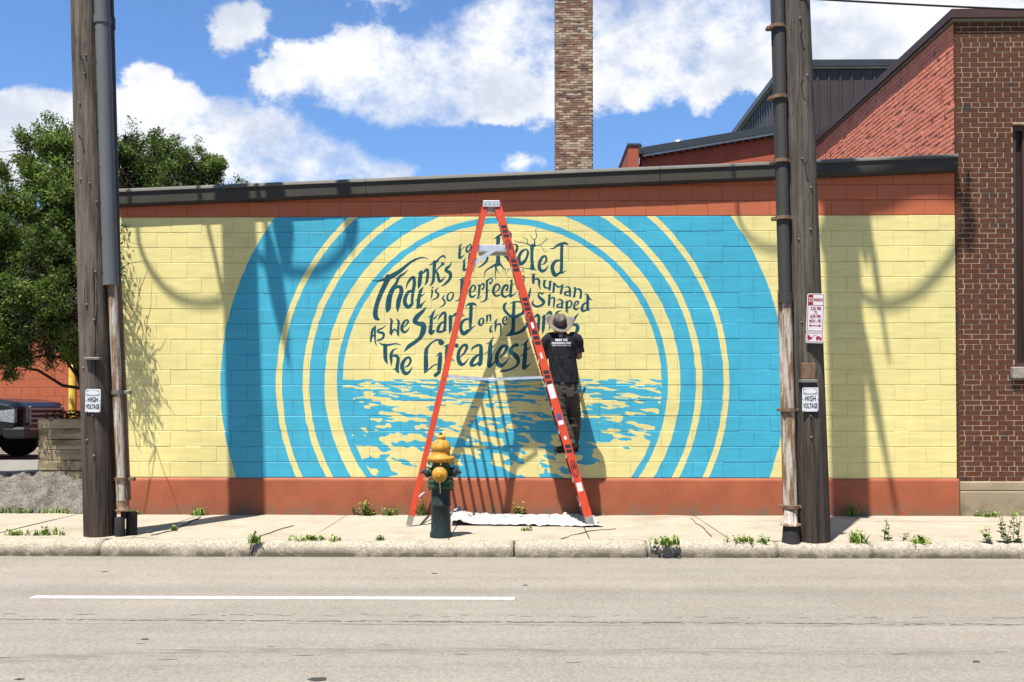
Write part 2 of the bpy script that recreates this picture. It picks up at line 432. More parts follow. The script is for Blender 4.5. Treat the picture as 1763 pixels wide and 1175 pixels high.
REG(650, 570, [
 [(25,232,6),(90,275,34),(200,288,40),(330,265,30),(400,265,24),(485,295,5)],[(155,300,78),(155,470,75),(165,580,68),(205,678,6)],
 [(412,356,6),(330,382,30),(290,430,50),(270,520,60),(278,620,45),(275,715,6)],[(290,512,30),(370,505,50),(412,545,62),(410,640,65),(395,740,68),(400,800,68),(435,858,6)],
 [(310,775,8),(370,775,45)],[(560,735,22),(630,690,40),(668,610,45),(640,540,44),(565,570,55),(500,680,75),(512,800,75),(570,865,68),(650,820,42),(710,717,6)],
 [(1285,235,105),(1290,240,105)],[(1270,190,45),(1180,190,34),(1080,255,35),(1005,345,55),(982,420,75),(978,600,82),(978,750,82),(945,862,8)],
 [(948,862,10),(1040,780,26),(1130,702,26),(1225,672,22)],[(1175,520,6),(1250,462,45)],[(1270,470,70),(1262,600,80),(1250,750,78),(1238,840,68),(1170,900,70)],
 [(1335,320,8),(1400,300,40),(1470,280,36)],[(1410,340,70),(1400,450,72),(1395,580,66),(1375,690,30),(1320,725,8)],[(1450,290,30),(1545,282,50),(1600,310,66)]])
REG(770, 540, [
 [(20,100,8),(60,70,40)],[(62,60,62),(64,200,66),(62,320,58),(40,405,10)],[(110,60,34),(180,10,56),(200,60,55),(195,250,55),(150,400,10)],
 [(190,640,62),(196,646,60)],[(268,880,20),(350,790,40),(395,690,55),(375,640,55),(310,660,50),(240,760,60),(222,900,72),(262,1015,75),(340,1020,44),(445,892,6)],
 [(495,770,8),(510,705,36),(600,650,46),(675,660,60),(682,800,75),(675,950,78),(650,1045,52),(725,1000,6)],[(650,825,28),(560,890,60),(492,990,72),(492,1050,60),(570,1040,42),(640,990,36)],
 [(945,472,6),(885,570,50),(868,700,78),(858,900,85),(845,1050,80),(885,1055,46),(970,970,22)],[(780,615,6),(860,595,30)],[(985,607,6),(910,690,30)],[(750,815,6),(830,770,25)],
 [(1060,900,16),(1145,810,55),(1195,700,60),(1160,655,60),(1085,695,60),(1012,820,66),(1005,950,78),(1052,1050,88),(1130,1040,52),(1210,960,25),(1262,890,6)],
 [(1410,640,72),(1360,645,50),(1292,705,62),(1300,790,80),(1395,870,90),(1438,960,70),(1400,1060,46),(1250,1140,36),(1085,1170,42)],
 [(1655,522,6),(1590,600,45),(1580,720,70),(1568,900,80),(1555,1050,80),(1560,1110,56),(1700,1000,10)],[(1490,650,8),(1580,605,30)],[(1695,662,6),(1620,730,30)],[(1455,880,6),(1540,830,25)],
 [(480,-20,62),(475,100,60),(468,200,58),(465,280,46)],[(430,112,34),(350,130,46),(290,200,60),(275,320,62),(330,408,78),(410,360,68),(480,312,36),(575,237,8)],
 [(700,92,20),(652,140,35),(648,220,46),(688,243,30),(730,170,40),(722,105,30),(695,92,20)],
 [(780,62,6),(808,42,34),(805,120,40),(795,208,8)],[(830,52,15),(868,30,34),(875,100,35),(865,180,8)],
 [(910,237,6),(877,290,30),(875,370,42),(930,350,6)],[(850,258,6),(905,268,12)],[(835,325,4),(870,310,10)],[(1020,107,6),(982,160,35),(975,280,42),(965,378,8)],[(940,158,6),(985,158,14)],[(985,250,18),(1050,215,34),(1085,260,36),(1080,380,26),(1100,460,5)],
 [(1130,172,12),(1185,130,24),(1200,75,25),(1160,75,30),(1122,150,36),(1150,222,30),(1220,190,5)],
 [(1335,0,64),(1335,200,66),(1330,320,72),(1300,400,85),(1240,435,50),(1180,455,8)],[(1390,70,50),(1450,40,54),(1540,0,46),(1640,60,45),(1630,180,55),(1580,280,60),(1490,365,58),(1370,410,50),(1300,430,30)]])
REG(770, 460, [
 [(370,797,10),(440,752,42),(540,748,48),(600,797,8)],[(482,780,66),(476,950,66),(465,1100,62)],
 [(1215,717,6),(1160,765,50),(1152,860,50),(1220,950,50),(1300,1005,55),(1340,1020,58)],[(1340,1020,60),(1440,980,60),(1520,930,46),(1545,820,40),(1520,730,40),(1440,704,28),(1340,712,28),(1260,750,6)],[(1350,720,58),(1342,900,60),(1338,1100,64)],
 [(230,270,6),(300,242,34),(350,215,30),(430,225,40),(450,310,48),(410,390,45),(330,420,26)],[(300,262,64),(292,400,60),(285,550,55),(255,640,40),(220,680,26),(165,688,16)],
 [(490,512,12),(550,470,30),(562,400,35),(520,372,30),(472,430,42),(455,530,50),(478,605,42),(530,600,34),(590,547,6)],
 [(610,387,6),(650,372,38),(645,480,44),(630,590,36),(590,660,6)],[(635,640,18),(710,572,5)],[(670,385,18),(720,338,35),(745,375,34),(735,420,28),(712,448,42)],
 [(868,325,48),(872,328,48)],[(895,315,22),(915,262,28),(880,232,25),(810,275,38)],[(800,290,44),(800,450,44),(795,600,44),(760,685,30),(670,710,15)],[(740,545,5),(860,467,15)],[(790,665,18),(870,632,5)],
 [(970,510,14),(1040,460,30),(1060,395,35),(1010,348,34),(950,405,50),(930,510,52),(980,585,42),(1050,572,30),(1100,532,10)],
 [(1200,460,52),(1204,462,50)],[(1225,430,28),(1220,375,38),(1160,385,50),(1110,480,46),(1120,575,50),(1175,605,40),(1250,562,18)],
 [(1255,300,6),(1300,272,36)],[(1308,262,26),(1292,400,50),(1280,530,52),(1275,592,50),(1330,570,28),(1400,522,12)],[(1270,380,10),(1360,340,20)],
 [(1480,215,14),(1540,182,24),(1555,250,24),(1535,390,14)],[(1560,430,12),(1570,520,25),(1600,595,30)],[(1600,600,20),(1650,560,26)],[(1685,435,22),(1660,560,42),(1635,700,18)]])
REG(760, 390, [
 [(1060,262,8),(1130,215,36),(1190,175,46)],[(1150,235,74),(1140,400,70),(1145,550,74),(1145,700,80),(1140,760,95)],
 [(1180,190,30),(1270,130,40),(1360,125,56),(1390,175,62),(1385,255,50),(1330,330,46),(1220,380,30)],[(1195,500,44),(1250,560,52),(1330,640,52),(1400,740,40)],
 [(1130,765,60),(1060,795,42),(960,852,32),(892,910,24),(870,990,12),(855,1080,4)],[(1100,800,48),(1100,900,28),(1085,1000,14),(1100,1090,4)],[(1130,870,14),(1150,930,12),(1190,960,4)],
 [(1180,755,46),(1230,820,28),(1280,870,14),(1298,950,10),(1320,990,4)],[(1280,870,12),(1350,870,4)],[(1330,950,4),(1350,890,12),(1400,850,10)],[(1240,840,12),(1250,930,4)],[(1010,850,4),(1040,800,18)],
 [(420,347,6),(372,400,35),(370,520,50),(370,640,48),(470,572,6)],[(465,427,4),(400,470,20)],[(320,550,5),(372,522,15)],
 [(582,362,18),(512,430,32),(510,510,40),(560,500,36),(600,420,35),(592,368,20),(580,360,18)],
 [(490,642,6),(457,700,35),(458,800,46),(455,890,45),(550,832,6)],[(420,812,5),(510,747,12)],[(600,512,6),(562,570,30),(560,680,40),(545,790,24)],[(570,680,14),(615,620,28),(640,720,28),(600,830,10)],
 [(650,600,8),(690,640,26),(690,760,22),(660,870,6)],[(730,660,26),(735,720,24),(725,772,5)],
 [(840,478,14),(790,545,26),(850,578,32),(915,600,42),(928,655,44),(890,730,44),(820,790,34),(742,833,18)]])
REG(860, 385, [
 [(150,470,10),(220,450,16),(310,422,24),(355,460,40),(345,540,50),(300,630,30),(220,650,20)],
 [(540,518,22),(455,565,50),(392,680,64),(400,800,84),(470,800,66),(540,710,46),(575,590,44),(540,518,22)],
 [(660,460,82),(655,560,60),(652,700,58),(660,820,62),(660,905,86)],[(640,915,20),(530,912,14),(440,890,12),(370,870,12)],[(690,915,40),(750,958,6)],[(470,910,10),(470,950,12),(430,1012,4)],[(475,960,8),(520,1002,4)],
 [(640,450,28),(570,420,22),(480,392,14),(380,380,14),(320,360,10),(285,327,3)],[(430,380,8),(425,355,3)],[(380,375,8),(360,350,3)],[(570,400,14),(560,350,12),(550,282,4)],[(555,332,10),(500,300,8),(450,280,3)],[(510,300,6),(500,275,2)],
 [(710,450,40),(708,380,24),(715,330,16),(752,260,14),(735,180,14),(730,130,8),(755,82,3)],[(705,332,14),(650,290,10),(625,227,4)],
 [(700,448,16),(790,445,14),(860,410,14),(920,352,12),(1010,300,4)],[(935,350,10),(932,262,4)],[(838,450,10),(880,530,8),(920,578,8),(970,552,3)],[(875,520,7),(920,515,3)],
 [(850,838,15),(920,800,34),(948,720,40),(920,662,38),(862,690,50),(812,790,60),(805,900,65),(855,965,60),(930,938,40),(990,842,6)],
 [(1010,512,6),(1090,505,28),(1180,440,44),(1290,402,50),(1358,412,38),(1390,448,6)],[(1260,420,58),(1255,600,58),(1255,800,58),(1250,950,58),(1255,1005,38),(1355,947,8)],
 [(1220,748,28),(1140,760,48),(1080,835,68),(1068,930,70),(1112,1035,80),(1180,1028,50),(1240,970,38)]])
REG(890, 460, [
 [(265,143,10),(390,143,10)],[(335,160,52),(330,240,56),(330,320,50)],[(365,248,28),(420,245,40),(450,290,46),(450,370,34),(480,470,4)],
 [(525,270,10),(600,272,10)],[(560,285,45),(545,360,46),(570,415,42),(630,428,24)],[(640,295,10),(715,297,10)],[(672,300,45),(665,380,45),(655,462,40)],
 [(748,330,38),(745,420,44),(735,500,40)],[(760,332,28),(830,405,34),(905,382,24)],[(920,375,45),(900,460,44),(885,535,40)],[(858,545,8),(915,542,10)],
 [(958,420,14),(1010,402,24),(1065,425,36),(1070,500,44),(1070,590,40)],[(1060,492,14),(985,512,38),(970,555,40),(1020,578,26),(1070,560,14)],
 [(1130,430,8),(1170,420,28)],[(1178,430,40),(1172,500,44),(1155,600,44)],[(1190,450,18),(1260,452,40),(1295,500,42),(1285,625,44)],[(1120,608,8),(1180,608,8)],
 [(540,520,26),(505,548,28),(455,520,30),(432,580,36),(480,640,60),(538,700,62),(510,765,46),(400,800,40),(312,745,40),(340,662,8)],
 [(690,532,8),(640,582,34)],[(662,570,40),(655,650,50),(645,768,46)],[(670,640,18),(740,622,34),(755,680,36),(742,780,30),(745,860,4)],
 [(810,672,14),(860,657,24),(915,690,40),(912,760,44),(905,828,40)],[(900,738,14),(825,765,34),(812,800,34),(860,815,26),(905,800,14)],
 [(960,722,8),(1020,695,26),(1080,690,30),(1108,735,35),(1080,805,30),(1020,820,14)],[(1010,715,50),(1005,820,50),(1010,890,36),(1020,938,6)],[(968,905,8),(1010,880,20)],
 [(1170,792,12),(1228,752,28),(1240,705,30),(1195,702,30),(1155,780,40),(1170,848,42),(1220,860,24),(1255,802,4)],
 [(1370,552,6),(1420,562,34),(1465,640,36),(1530,678,5)],[(1430,600,54),(1430,750,54),(1430,865,46),(1480,842,6)],[(1400,722,28),(1335,770,45),(1312,850,55),(1342,892,46),(1420,862,28)]])
REG(850, 530, [
 [(810,205,15),(880,155,56),(912,200,56),(905,350,60),(890,470,56),(860,510,14)],[(900,320,20),(850,340,30),(820,420,30)],
 [(965,212,8),(1020,170,48)],[(1020,180,60),(1010,300,64),(1000,430,55),(985,530,8)],[(1050,150,18),(1135,95,56),(1160,150,50),(1150,300,55),(1120,450,10)],
 [(1372,62,10),(1270,110,40),(1235,300,60),(1230,470,30)],[(1250,300,20),(1330,250,30),(1400,300,20)],[(1270,320,40),(1370,430,50),(1440,470,8)],
 [(1720,107,8),(1650,200,45),(1590,300,58),(1600,340,50),(1685,362,62),(1690,450,70),(1630,570,10)]])

# water of the mural: cream on blue, blotches drawn out sideways, denser where the photograph has them
gx, gy = np.meshgrid((np.arange(MW) + .5) / RES + MX0, MZ1 - (np.arange(MH) + .5) / RES)
PX = CX + F * ((gx * rdir.x + 13 * rdir.y)) / (gx * vdir.x + 13 * vdir.y)     # photo column and row of each spot of wall
PY = 700 - (gz := (gy - 1.43)) * 130.4 * 1.0
cxm, czm = at(864, 659, 0).x, at(864, 659, 0).z
R = np.hypot(gx - cxm, gy - czm) * 130.4 + (fbm(gx * 9, gy * 9, 91, 3) - .5) * 2.2
def band(a, b): return np.clip((R - a) * PXM + .5, 0, 1) * np.clip((b - R) * PXM + .5, 0, 1)
blue = np.maximum.reduce([band(274.6, 285.4), band(306.5, 333.2), band(344.4, 380.4), band(390.6, 487.0)])
colsx = np.array([585, 620, 660, 700, 740, 790, 840, 890, 940, 990, 1040, 1090, 1140.])
rowsy = np.array([648, 658, 676, 702, 729, 755, 782, 809, 835.])
B = np.array([
 [.7,.6,.55,.7,.75,.55,.6,.5,.5,.5,.55,.5,.45],
 [.7,.6,.55,.7,.75,.55,.6,.5,.5,.5,.55,.5,.45],
 [1.,.6,.55,.6,.85,.7,.5,.6,.8,.65,.7,.75,.8],
 [1.,1.,.3,.1,.25,.15,.2,.15,.12,.4,.35,.5,.6],
 [1.,.9,.85,.6,.55,.5,.5,.75,.95,.95,.85,.8,.9],
 [1.,.7,.55,.45,.55,.6,.45,.6,.7,.75,.6,.4,.1],
 [1.,.2,.35,.45,.35,.5,.9,.6,.55,.5,.3,.0,.0],
 [1.,.5,.9,.15,.6,.85,.95,.3,.9,.05,.0,.0,.0],
 [1.,.5,.9,.1,.6,.85,.95,.3,.9,.0,.0,.0,.0]])
bi = np.clip(np.interp(PX, colsx, np.arange(13)), 0, 11.999); bj = np.clip(np.interp(PY, rowsy, np.arange(9)), 0, 7.999)
b0, c0 = bi.astype(int), bj.astype(int); fb, fc = bi - b0, bj - c0
BB = (B[c0, b0] * (1 - fb) + B[c0, b0 + 1] * fb) * (1 - fc) + (B[c0 + 1, b0] * (1 - fb) + B[c0 + 1, b0 + 1] * fb) * fc
persp = 1 + (PY - 653) / 110                                         # blotches grow towards the bottom
wob = (fbm(PX / 9, PY / 6, 40, 2) - .5) * 2; wob2 = (fbm(PX / 11, PY / 6, 60, 2) - .5) * 2
fld = fbm((PX + wob * 5) / 17 / persp ** .3, (PY + wob2 * 1.6) / 4.6 / persp ** .5, 33, 2)
lvl = np.interp(BB, [0, .15, .3, .5, .7, .85, 1], [-1, .30, .40, .50, .58, .68, 2])
wblue = np.clip((lvl - fld) * 46 + .5, 0, 1)
inner = (R < 276) & (PY > 653)
blue = np.where(inner, np.maximum(blue, wblue * np.clip((PY - 653) * PXM, 0, 1)), blue)
pencil = np.zeros((MH, MW), np.float32)
pr = random.Random(3)
for k in range(34):                                                  # faint pencil sketch of the letters still to come
    x, y = pr.uniform(1000, 1095), pr.uniform(425, 640)
    P = []
    for j in range(4):
        u, v = wp(x, y); P.append((u, v, 1.6)); x += pr.uniform(-14, 14); y += pr.uniform(-4, 16)
    draw_stroke(pencil, P)
YEL = np.array([0.640, 0.600, 0.395]); BLU = np.array([0.170, 0.472, 0.550]); TEA = np.array([0.0, 0.20, 0.24])
img = YEL[None, None] * np.ones((MH, MW, 1))
img = img + (BLU - img) * blue[..., None]
img = img * (1 - .13 * pencil[..., None] * (1 - blue[..., None]))
img = img + (TEA - img) * teal[..., None]
brush = (fbm(gx * 4, gy * 26, 77, 3) - .5) * .09 + (fbm(gx * 1.2, gy * 1.6, 78, 2) - .5) * .07 + (fbm(gx * 14, gy * 1.5, 79, 2) - .5) * .03
img = np.clip(img * (1 + brush[..., None]), 0, 1)
im_mural = new_image('mural_paint', img[::-1].astype(np.float32))
del gx, gy, PX, PY, R, fld, wob, img, BB

def mural_material():
    m = bpy.data.materials.new('mural_paint'); m.use_nodes = True
    t = m.node_tree; b = t.nodes['Principled BSDF']; n = t.nodes.new; l = t.links.new
    g = n('ShaderNodeNewGeometry'); s = n('ShaderNodeSeparateXYZ'); l(g.outputs['Position'], s.inputs[0])
    c = n('ShaderNodeCombineXYZ')
    l(M('DIVIDE', M('SUBTRACT', s.outputs[0], MX0, tree=t), MX1 - MX0, tree=t), c.inputs[0])
    l(M('DIVIDE', M('SUBTRACT', s.outputs[2], MZ0, tree=t), MZ1 - MZ0, tree=t), c.inputs[1])
    ti = n('ShaderNodeTexImage'); ti.image = im_mural; ti.extension = 'EXTEND'; l(c.outputs[0], ti.inputs[0])
    nz = n('ShaderNodeTexNoise'); nz.inputs['Scale'].default_value = 55; nz.inputs['Detail'].default_value = 6; l(g.outputs['Position'], nz.inputs['Vector'])
    n2 = n('ShaderNodeTexNoise'); n2.inputs['Scale'].default_value = 1.1; n2.inputs['Detail'].default_value = 5; l(g.outputs['Position'], n2.inputs['Vector'])
    r = n('ShaderNodeMapRange'); r.inputs[1].default_value = .3; r.inputs[2].default_value = .7; r.inputs[3].default_value = .95; r.inputs[4].default_value = 1.04; l(n2.outputs['Fac'], r.inputs[0])
    oi = n('ShaderNodeObjectInfo')
    f = M('MULTIPLY', r.outputs[0], M('ADD', M('MULTIPLY', oi.outputs['Random'], .06), .98, tree=t), tree=t)
    cc = n('ShaderNodeCombineXYZ'); [l(f, cc.inputs[i]) for i in range(3)]
    l(mixc(1.0, ti.outputs[0], cc.outputs[0], tree=t, mode='MULTIPLY'), b.inputs['Base Color'])
    b.inputs['Roughness'].default_value = .5; b.inputs['Specular IOR Level'].default_value = .35
    bp = n('ShaderNodeBump'); bp.inputs['Strength'].default_value = .5; bp.inputs['Distance'].default_value = .004; l(nz.outputs['Fac'], bp.inputs['Height']); l(bp.outputs[0], b.inputs['Normal'])
    return m
m_mural = mural_material()
RED = (.33, .088, .040)
m_red = mat('red_brown_paint', RED, .6, col2=(.31, .078, .028), scale=2.5, bump=.35, bscale=45, rnd=.1, spec=.3)
m_redbase = mat('red_brown_parging', (.38, .104, .043), .65, col2=(.295, .08, .033), scale=3, bump=.6, bscale=25, spots=(.18, .055, .03), sscale=30, sth=.68, spec=.3)

# ------------------------------------------------------------------ ground
m_asph = mat('road_surface', (.255, .228, .190), .92, col2=(.215, .190, .156), scale=1.1, detail=7, bump=.5, bscale=160, speckle=.20, spec=.25, dist=.003)
def road_material():
    m = m_asph; t = m.node_tree; b = t.nodes['Principled BSDF']; n = t.nodes.new; l = t.links.new
    base = b.inputs['Base Color'].links[0].from_socket
    g = n('ShaderNodeNewGeometry'); s = n('ShaderNodeSeparateXYZ'); l(g.outputs['Position'], s.inputs[0])
    wn = n('ShaderNodeTexNoise'); wn.inputs['Scale'].default_value = .55; wn.inputs['Detail'].default_value = 5; mp = n('ShaderNodeMapping'); mp.inputs['Scale'].default_value = (1, .15, 1); l(g.outputs['Position'], mp.inputs[0]); l(mp.outputs[0], wn.inputs['Vector'])
    bn = n('ShaderNodeTexNoise'); bn.inputs['Scale'].default_value = 3.0; bn.inputs['Detail'].default_value = 6; bn.inputs['Roughness'].default_value = .7
    mp2 = n('ShaderNodeMapping'); mp2.inputs['Scale'].default_value = (1, 14, 1); l(g.outputs['Position'], mp2.inputs[0]); l(mp2.outputs[0], bn.inputs['Vector'])
    def line(y0, half, amt, wob, brk, slope=0.0, curve=0.0):
        yy = M('ADD', s.outputs[1], M('MULTIPLY', M('SUBTRACT', wn.outputs['Fac'], .5, tree=t), wob, tree=t), tree=t)
        yy = M('SUBTRACT', yy, M('MULTIPLY', s.outputs[0], slope, tree=t), tree=t)
        yy = M('ADD', yy, M('MULTIPLY', M('POWER', M('ABSOLUTE', M('MINIMUM', s.outputs[0], 0, tree=t), tree=t), 2, tree=t), curve, tree=t), tree=t)
        d = M('ABSOLUTE', M('SUBTRACT', yy, y0, tree=t), tree=t)
        f = M('SUBTRACT', 1, M('DIVIDE', d, half, tree=t), clamp=True, tree=t)
        r = n('ShaderNodeMapRange'); r.inputs[1].default_value = brk; r.inputs[2].default_value = brk + .16; l(bn.outputs['Fac'], r.inputs[0])
        return M('MULTIPLY', M('MULTIPLY', f, r.outputs[0], tree=t), amt, tree=t)
    yl = onz(700, 1075, -.15).y
    fs = line(yl, .035, 1.2, .16, .44, .004), line(yl + .12, .12, .55, .2, .44, .004), line(onz(800, 1118, -.15).y, .17, .75, .3, .42, 0, .028), line(onz(500, 1145, -.15).y, .10, .35, .3, .46, 0, .02), line(onz(300, 1078, -.15).y - .1, .16, .22, .3, .5)
    tot = fs[0]
    for f in fs[1:]: tot = M('ADD', tot, f, clamp=True, tree=t)
    col = mixc(tot, base, (.075, .07, .066), tree=t)
    # worn lanes: pale and dark bands along the road
    rb = n('ShaderNodeTexNoise'); rb.inputs['Scale'].default_value = 1.0; rb.inputs['Detail'].default_value = 4; mp3 = n('ShaderNodeMapping'); mp3.inputs['Scale'].default_value = (.06, 1.6, 1); l(g.outputs['Position'], mp3.inputs[0]); l(mp3.outputs[0], rb.inputs['Vector'])
    r3 = n('ShaderNodeMapRange'); r3.inputs[1].default_value = .35; r3.inputs[2].default_value = .65; r3.inputs[3].default_value = .86; r3.inputs[4].default_value = 1.09; l(rb.outputs['Fac'], r3.inputs[0])
    cc = n('ShaderNodeCombineXYZ'); [l(r3.outputs[0], cc.inputs[i]) for i in range(3)]
    l(mixc(1.0, col, cc.outputs[0], tree=t, mode='MULTIPLY'), b.inputs['Base Color'])
road_material()
m_earth = mat('earth', (.10, .10, .06), .95, col2=(.06, .07, .035), scale=.4, bump=.4, bscale=8)
m_walk = mat('sidewalk_concrete', (.275, .234, .18), .9, col2=(.228, .195, .15), scale=2.2, detail=7, bump=.3, bscale=90, speckle=.06, rnd=.07, spots=(.33, .26, .17), sscale=3.2, sth=.64, spec=.25)
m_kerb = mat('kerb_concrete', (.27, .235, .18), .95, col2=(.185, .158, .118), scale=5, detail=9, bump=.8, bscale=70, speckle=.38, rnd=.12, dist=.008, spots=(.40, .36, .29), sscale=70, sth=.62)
dirt_shade(m_kerb, (.10, .083, .058), -.13, -.04, 1.2, 7, .25, .58)  # gutter dirt, and shade of the kerb's lower half put into the colour
dirt_shade(m_redbase, (.17, .115, .07), .0, .20, 1.1, 6, .38, .60)
dirt_shade(m_walk, (.20, .165, .115), -.1, .5, .55, .9, .50, .68)
m_gutter = mat('gutter_dirt', (.13, .115, .09), .95, scale=9)
MB().box(-400, 400, -400, 400, -.9, -.32).build('ground', m_earth)['kind'] = 'structure'
KY0 = onz(900, 960, -.15).y                         # face of the kerb at the road
KY1 = onz(900, 930, 0).y                            # back of the kerb
b = MB()
nx = 40
b.add([(-60, -15.5, -.15), (60, -15.5, -.15), (60, KY0 + .05, -.15), (-60, KY0 + .05, -.15), (-60, -15.5, -.32), (60, -15.5, -.32), (60, KY0 + .05, -.32), (-60, KY0 + .05, -.32)],
      [(0, 1, 2, 3), (4, 7, 6, 5), (0, 4, 5, 1), (1, 5, 6, 2), (2, 6, 7, 3), (3, 7, 4, 0)])
struct(b.build('road', m_asph))
yl = onz(470, 1030, -.15).y; xl0 = onz(57, 1028, -.15).x; xl1 = onz(886, 1033, -.15).x
m_line = mat('road_paint', (.56, .56, .54), .7, col2=(.44, .44, .42), scale=12, spots=(.34, .32, .29), sscale=70, sth=.60)
lb = MB(); lb.box(xl0, xl1, yl - .055, yl + .055, -.149, -.146)
tag(lb.build('lane_line', m_line, loc=(xl0, yl, -.149)), 'long white painted lane dash on the grey road', 'road marking')
# small dark things pressed into the road
m_patch = mat('tar_spot', (.05, .048, .045), .8)
spots_px = [(180, 985), (748, 988), (549, 1170), (905, 1008), (35, 1170), (1680, 1140), (250, 1101)]
sr = random.Random(5)
tb = MB()
for (px, py) in spots_px:
    p = onz(px, py, -.15); r = .018 if px != 549 else .04
    n = 11
    ring = [(p.x + math.cos(2 * math.pi * j / n) * r * sr.uniform(.6, 1.4) * 1.5, p.y + math.sin(2 * math.pi * j / n) * r * sr.uniform(.6, 1.3)) for j in range(n)]
    tb.add([(x, y, -.147) for x, y in ring] + [(x, y, -.1505) for x, y in ring], [tuple(range(n))] + [(i, i + n, (i + 1) % n + n, (i + 1) % n) for i in range(n)])
o = tb.build('tar_spots', m_patch); o['kind'] = 'stuff'; tag(o, 'small dark tar spots scattered on the grey road', 'tar spots')

# the broken seam between two lanes
sm_ = MB(); zr_ = random.Random(31)
def seam(py0, py1, n, wob, wmax, skip):
    for k in range(n):
        if zr_.random() < skip: continue
        px = -40 + 1860 * k / n + zr_.uniform(-6, 6); py = py0 + (py1 - py0) * px / 1763 + zr_.uniform(-wob, wob)
        p = onz(px, py, -.15); L = zr_.uniform(.015, .07); w = zr_.uniform(.003, wmax); a = zr_.uniform(-.25, .25)
        d = Vector((math.cos(a), math.sin(a), 0)); e = Vector((-d.y, d.x, 0))
        sm_.add([(q.x, q.y, z) for z in (-.1478, -.152) for q in (p - d * L, p - e * w, p + d * L, p + e * w * .6)], [(0, 1, 2, 3), (0, 4, 5, 1), (1, 5, 6, 2), (2, 6, 7, 3), (3, 7, 4, 0)])
seam(1067, 1076, 190, .9, .012, .15); seam(1057, 1066, 120, 2.5, .008, .7); seam(1120, 1132, 40, 18, .009, .8)
o = sm_.build('seam_cracks', mat('seam_dirt', (.115, .105, .092), .9, scale=30)); o['kind'] = 'stuff'; tag(o, 'broken dark seam running lengthwise along the grey road', 'road seam')

# sidewalk slabs
sw = shell('sidewalk')
jx = [-16.9, -15.3, -13.7, -12.1, -10.5, -9.0, -7.5] + [at(x, 887, 0).x for x in (130, 345, 598, 797, 996, 1195, 1480, 1700)]
jx += [jx[-1] + 1.6 * k for k in range(1, 6)]
yb = KY1 + .012
for i in range(len(jx) - 1):
    sb = MB()
    x0, x1 = jx[i] + .006, jx[i + 1] - .006
    rr = random.Random(i); dz = rr.uniform(-.006, .004)
    nX, nY = 8, 6
    Y1 = 0.06
    vs, fs = [], []
    for a in range(nX + 1):
        for c in range(nY + 1):
            vs.append((x0 + (x1 - x0) * a / nX, yb + (Y1 - yb) * c / nY, dz + mnoise.noise(Vector((a * .4 + i * 7, c * .5, 0))) * .006 - (.006 if a in (0, nX) or c in (0,) else 0)))
    for a in range(nX):
        for c in range(nY):
            k = a * (nY + 1) + c
            fs.append((k, k + nY + 1, k + nY + 2, k + 1))
    sb.add(vs, fs)
    sb.box(x0, x1, yb, Y1, -.14, -.02)
    sb.box(x0, x0 + .01, yb, Y1, -.05, dz - .007); sb.box(x0, x1, yb, yb + .01, -.05, dz - .007)
    sb.build('slab', m_walk, sw)
MB().box(-20, 14, KY0 + .2, .1, -.3, -.045).build('bed', m_gutter, sw)
# cracks in the slabs
m_crack = mat('crack_dirt', (.10, .09, .07), .95)
cb = MB()
def crack(pts, w=.012, z=.006, seed=0):
    r = random.Random(seed); P = []
    for i in range(len(pts) - 1):
        a, b_ = onz(*pts[i], 0), onz(*pts[i + 1], 0)
        for k in range(6): P.append(a.lerp(b_, k / 6) + Vector((r.uniform(-.02, .02), r.uniform(-.02, .02), 0)))
    P.append(onz(*pts[-1], 0))
    for i in range(len(P) - 1):
        d = (P[i + 1] - P[i]); nrm = Vector((-d.y, d.x, 0)).normalized() * w * .5 * r.uniform(.5, 1.5)
        q = [P[i] - nrm, P[i + 1] - nrm, P[i + 1] + nrm, P[i] + nrm]
        cb.add([(v.x, v.y, z) for v in q] + [(v.x, v.y, -.02) for v in q], [(0, 1, 2, 3), (0, 4, 5, 1), (2, 6, 7, 3), (1, 5, 6, 2), (3, 7, 4, 0)])
crack([(262, 922), (300, 913), (345, 890)], .022, seed=1)
crack([(170, 929), (235, 927), (300, 929)], .018, seed=2)
crack([(432, 932), (470, 915), (505, 905)], .006, seed=3)
crack([(1190, 892), (1225, 924)], .007, seed=4)
crack([(960, 930), (1010, 915), (1060, 911)], .005, seed=5)
o = cb.build('crack', m_crack, sw); o['kind'] = 'stuff'

# kerb stones
kb = shell('kerb')
ks = [-17, -13.5, -10.5, -8.2] + [onz(x, 945, -.06).x for x in (165, 432, 885, 1115, 1340, 1502)] + [7.2, 9.4, 12]
for i in range(len(ks) - 1):
    rr = random.Random(20 + i); dz = rr.uniform(-.012, .010); dy = rr.uniform(-.012, .012)
    x0, x1 = ks[i] + .009, ks[i + 1] - .009
    prof = [(KY0 + dy - .015, -.19), (KY0 + dy - .012, -.145), (KY0 + dy + .005, -.07), (KY0 + dy + .035, -.022), (KY0 + dy + .085, .002 + dz), (KY0 + dy + .2, .008 + dz), (KY1 - .01, .006 + dz), (KY1 - .006, -.19)]
    nX = max(4, int((x1 - x0) / .06)); vs, fs = [], []
    for a in range(nX + 1):
        x = x0 + (x1 - x0) * a / nX
        e = min(x - x0, x1 - x); er = max(0, .03 - e) * .5
        for j, (y, z) in enumerate(prof):
            q = mnoise.noise(Vector((x * 3, j * .8, i))) * .008 + mnoise.noise(Vector((x * 14, j * 2.3, i))) * .004
            vs.append((x, y + q + (er if j < 5 else 0), z + (q * .8 - er if 1 < j < 7 else 0)))
    n = len(prof)
    for a in range(nX):
        for j in range(n - 1):
            fs.append((a * n + j, (a + 1) * n + j, (a + 1) * n + j + 1, a * n + j + 1))
    fs += [tuple(range(n - 1, -1, -1)), tuple(nX * n + j for j in range(n))]
    k = MB(); k.add(vs, fs, True); ko = k.build('kerb_stone', m_kerb, kb)
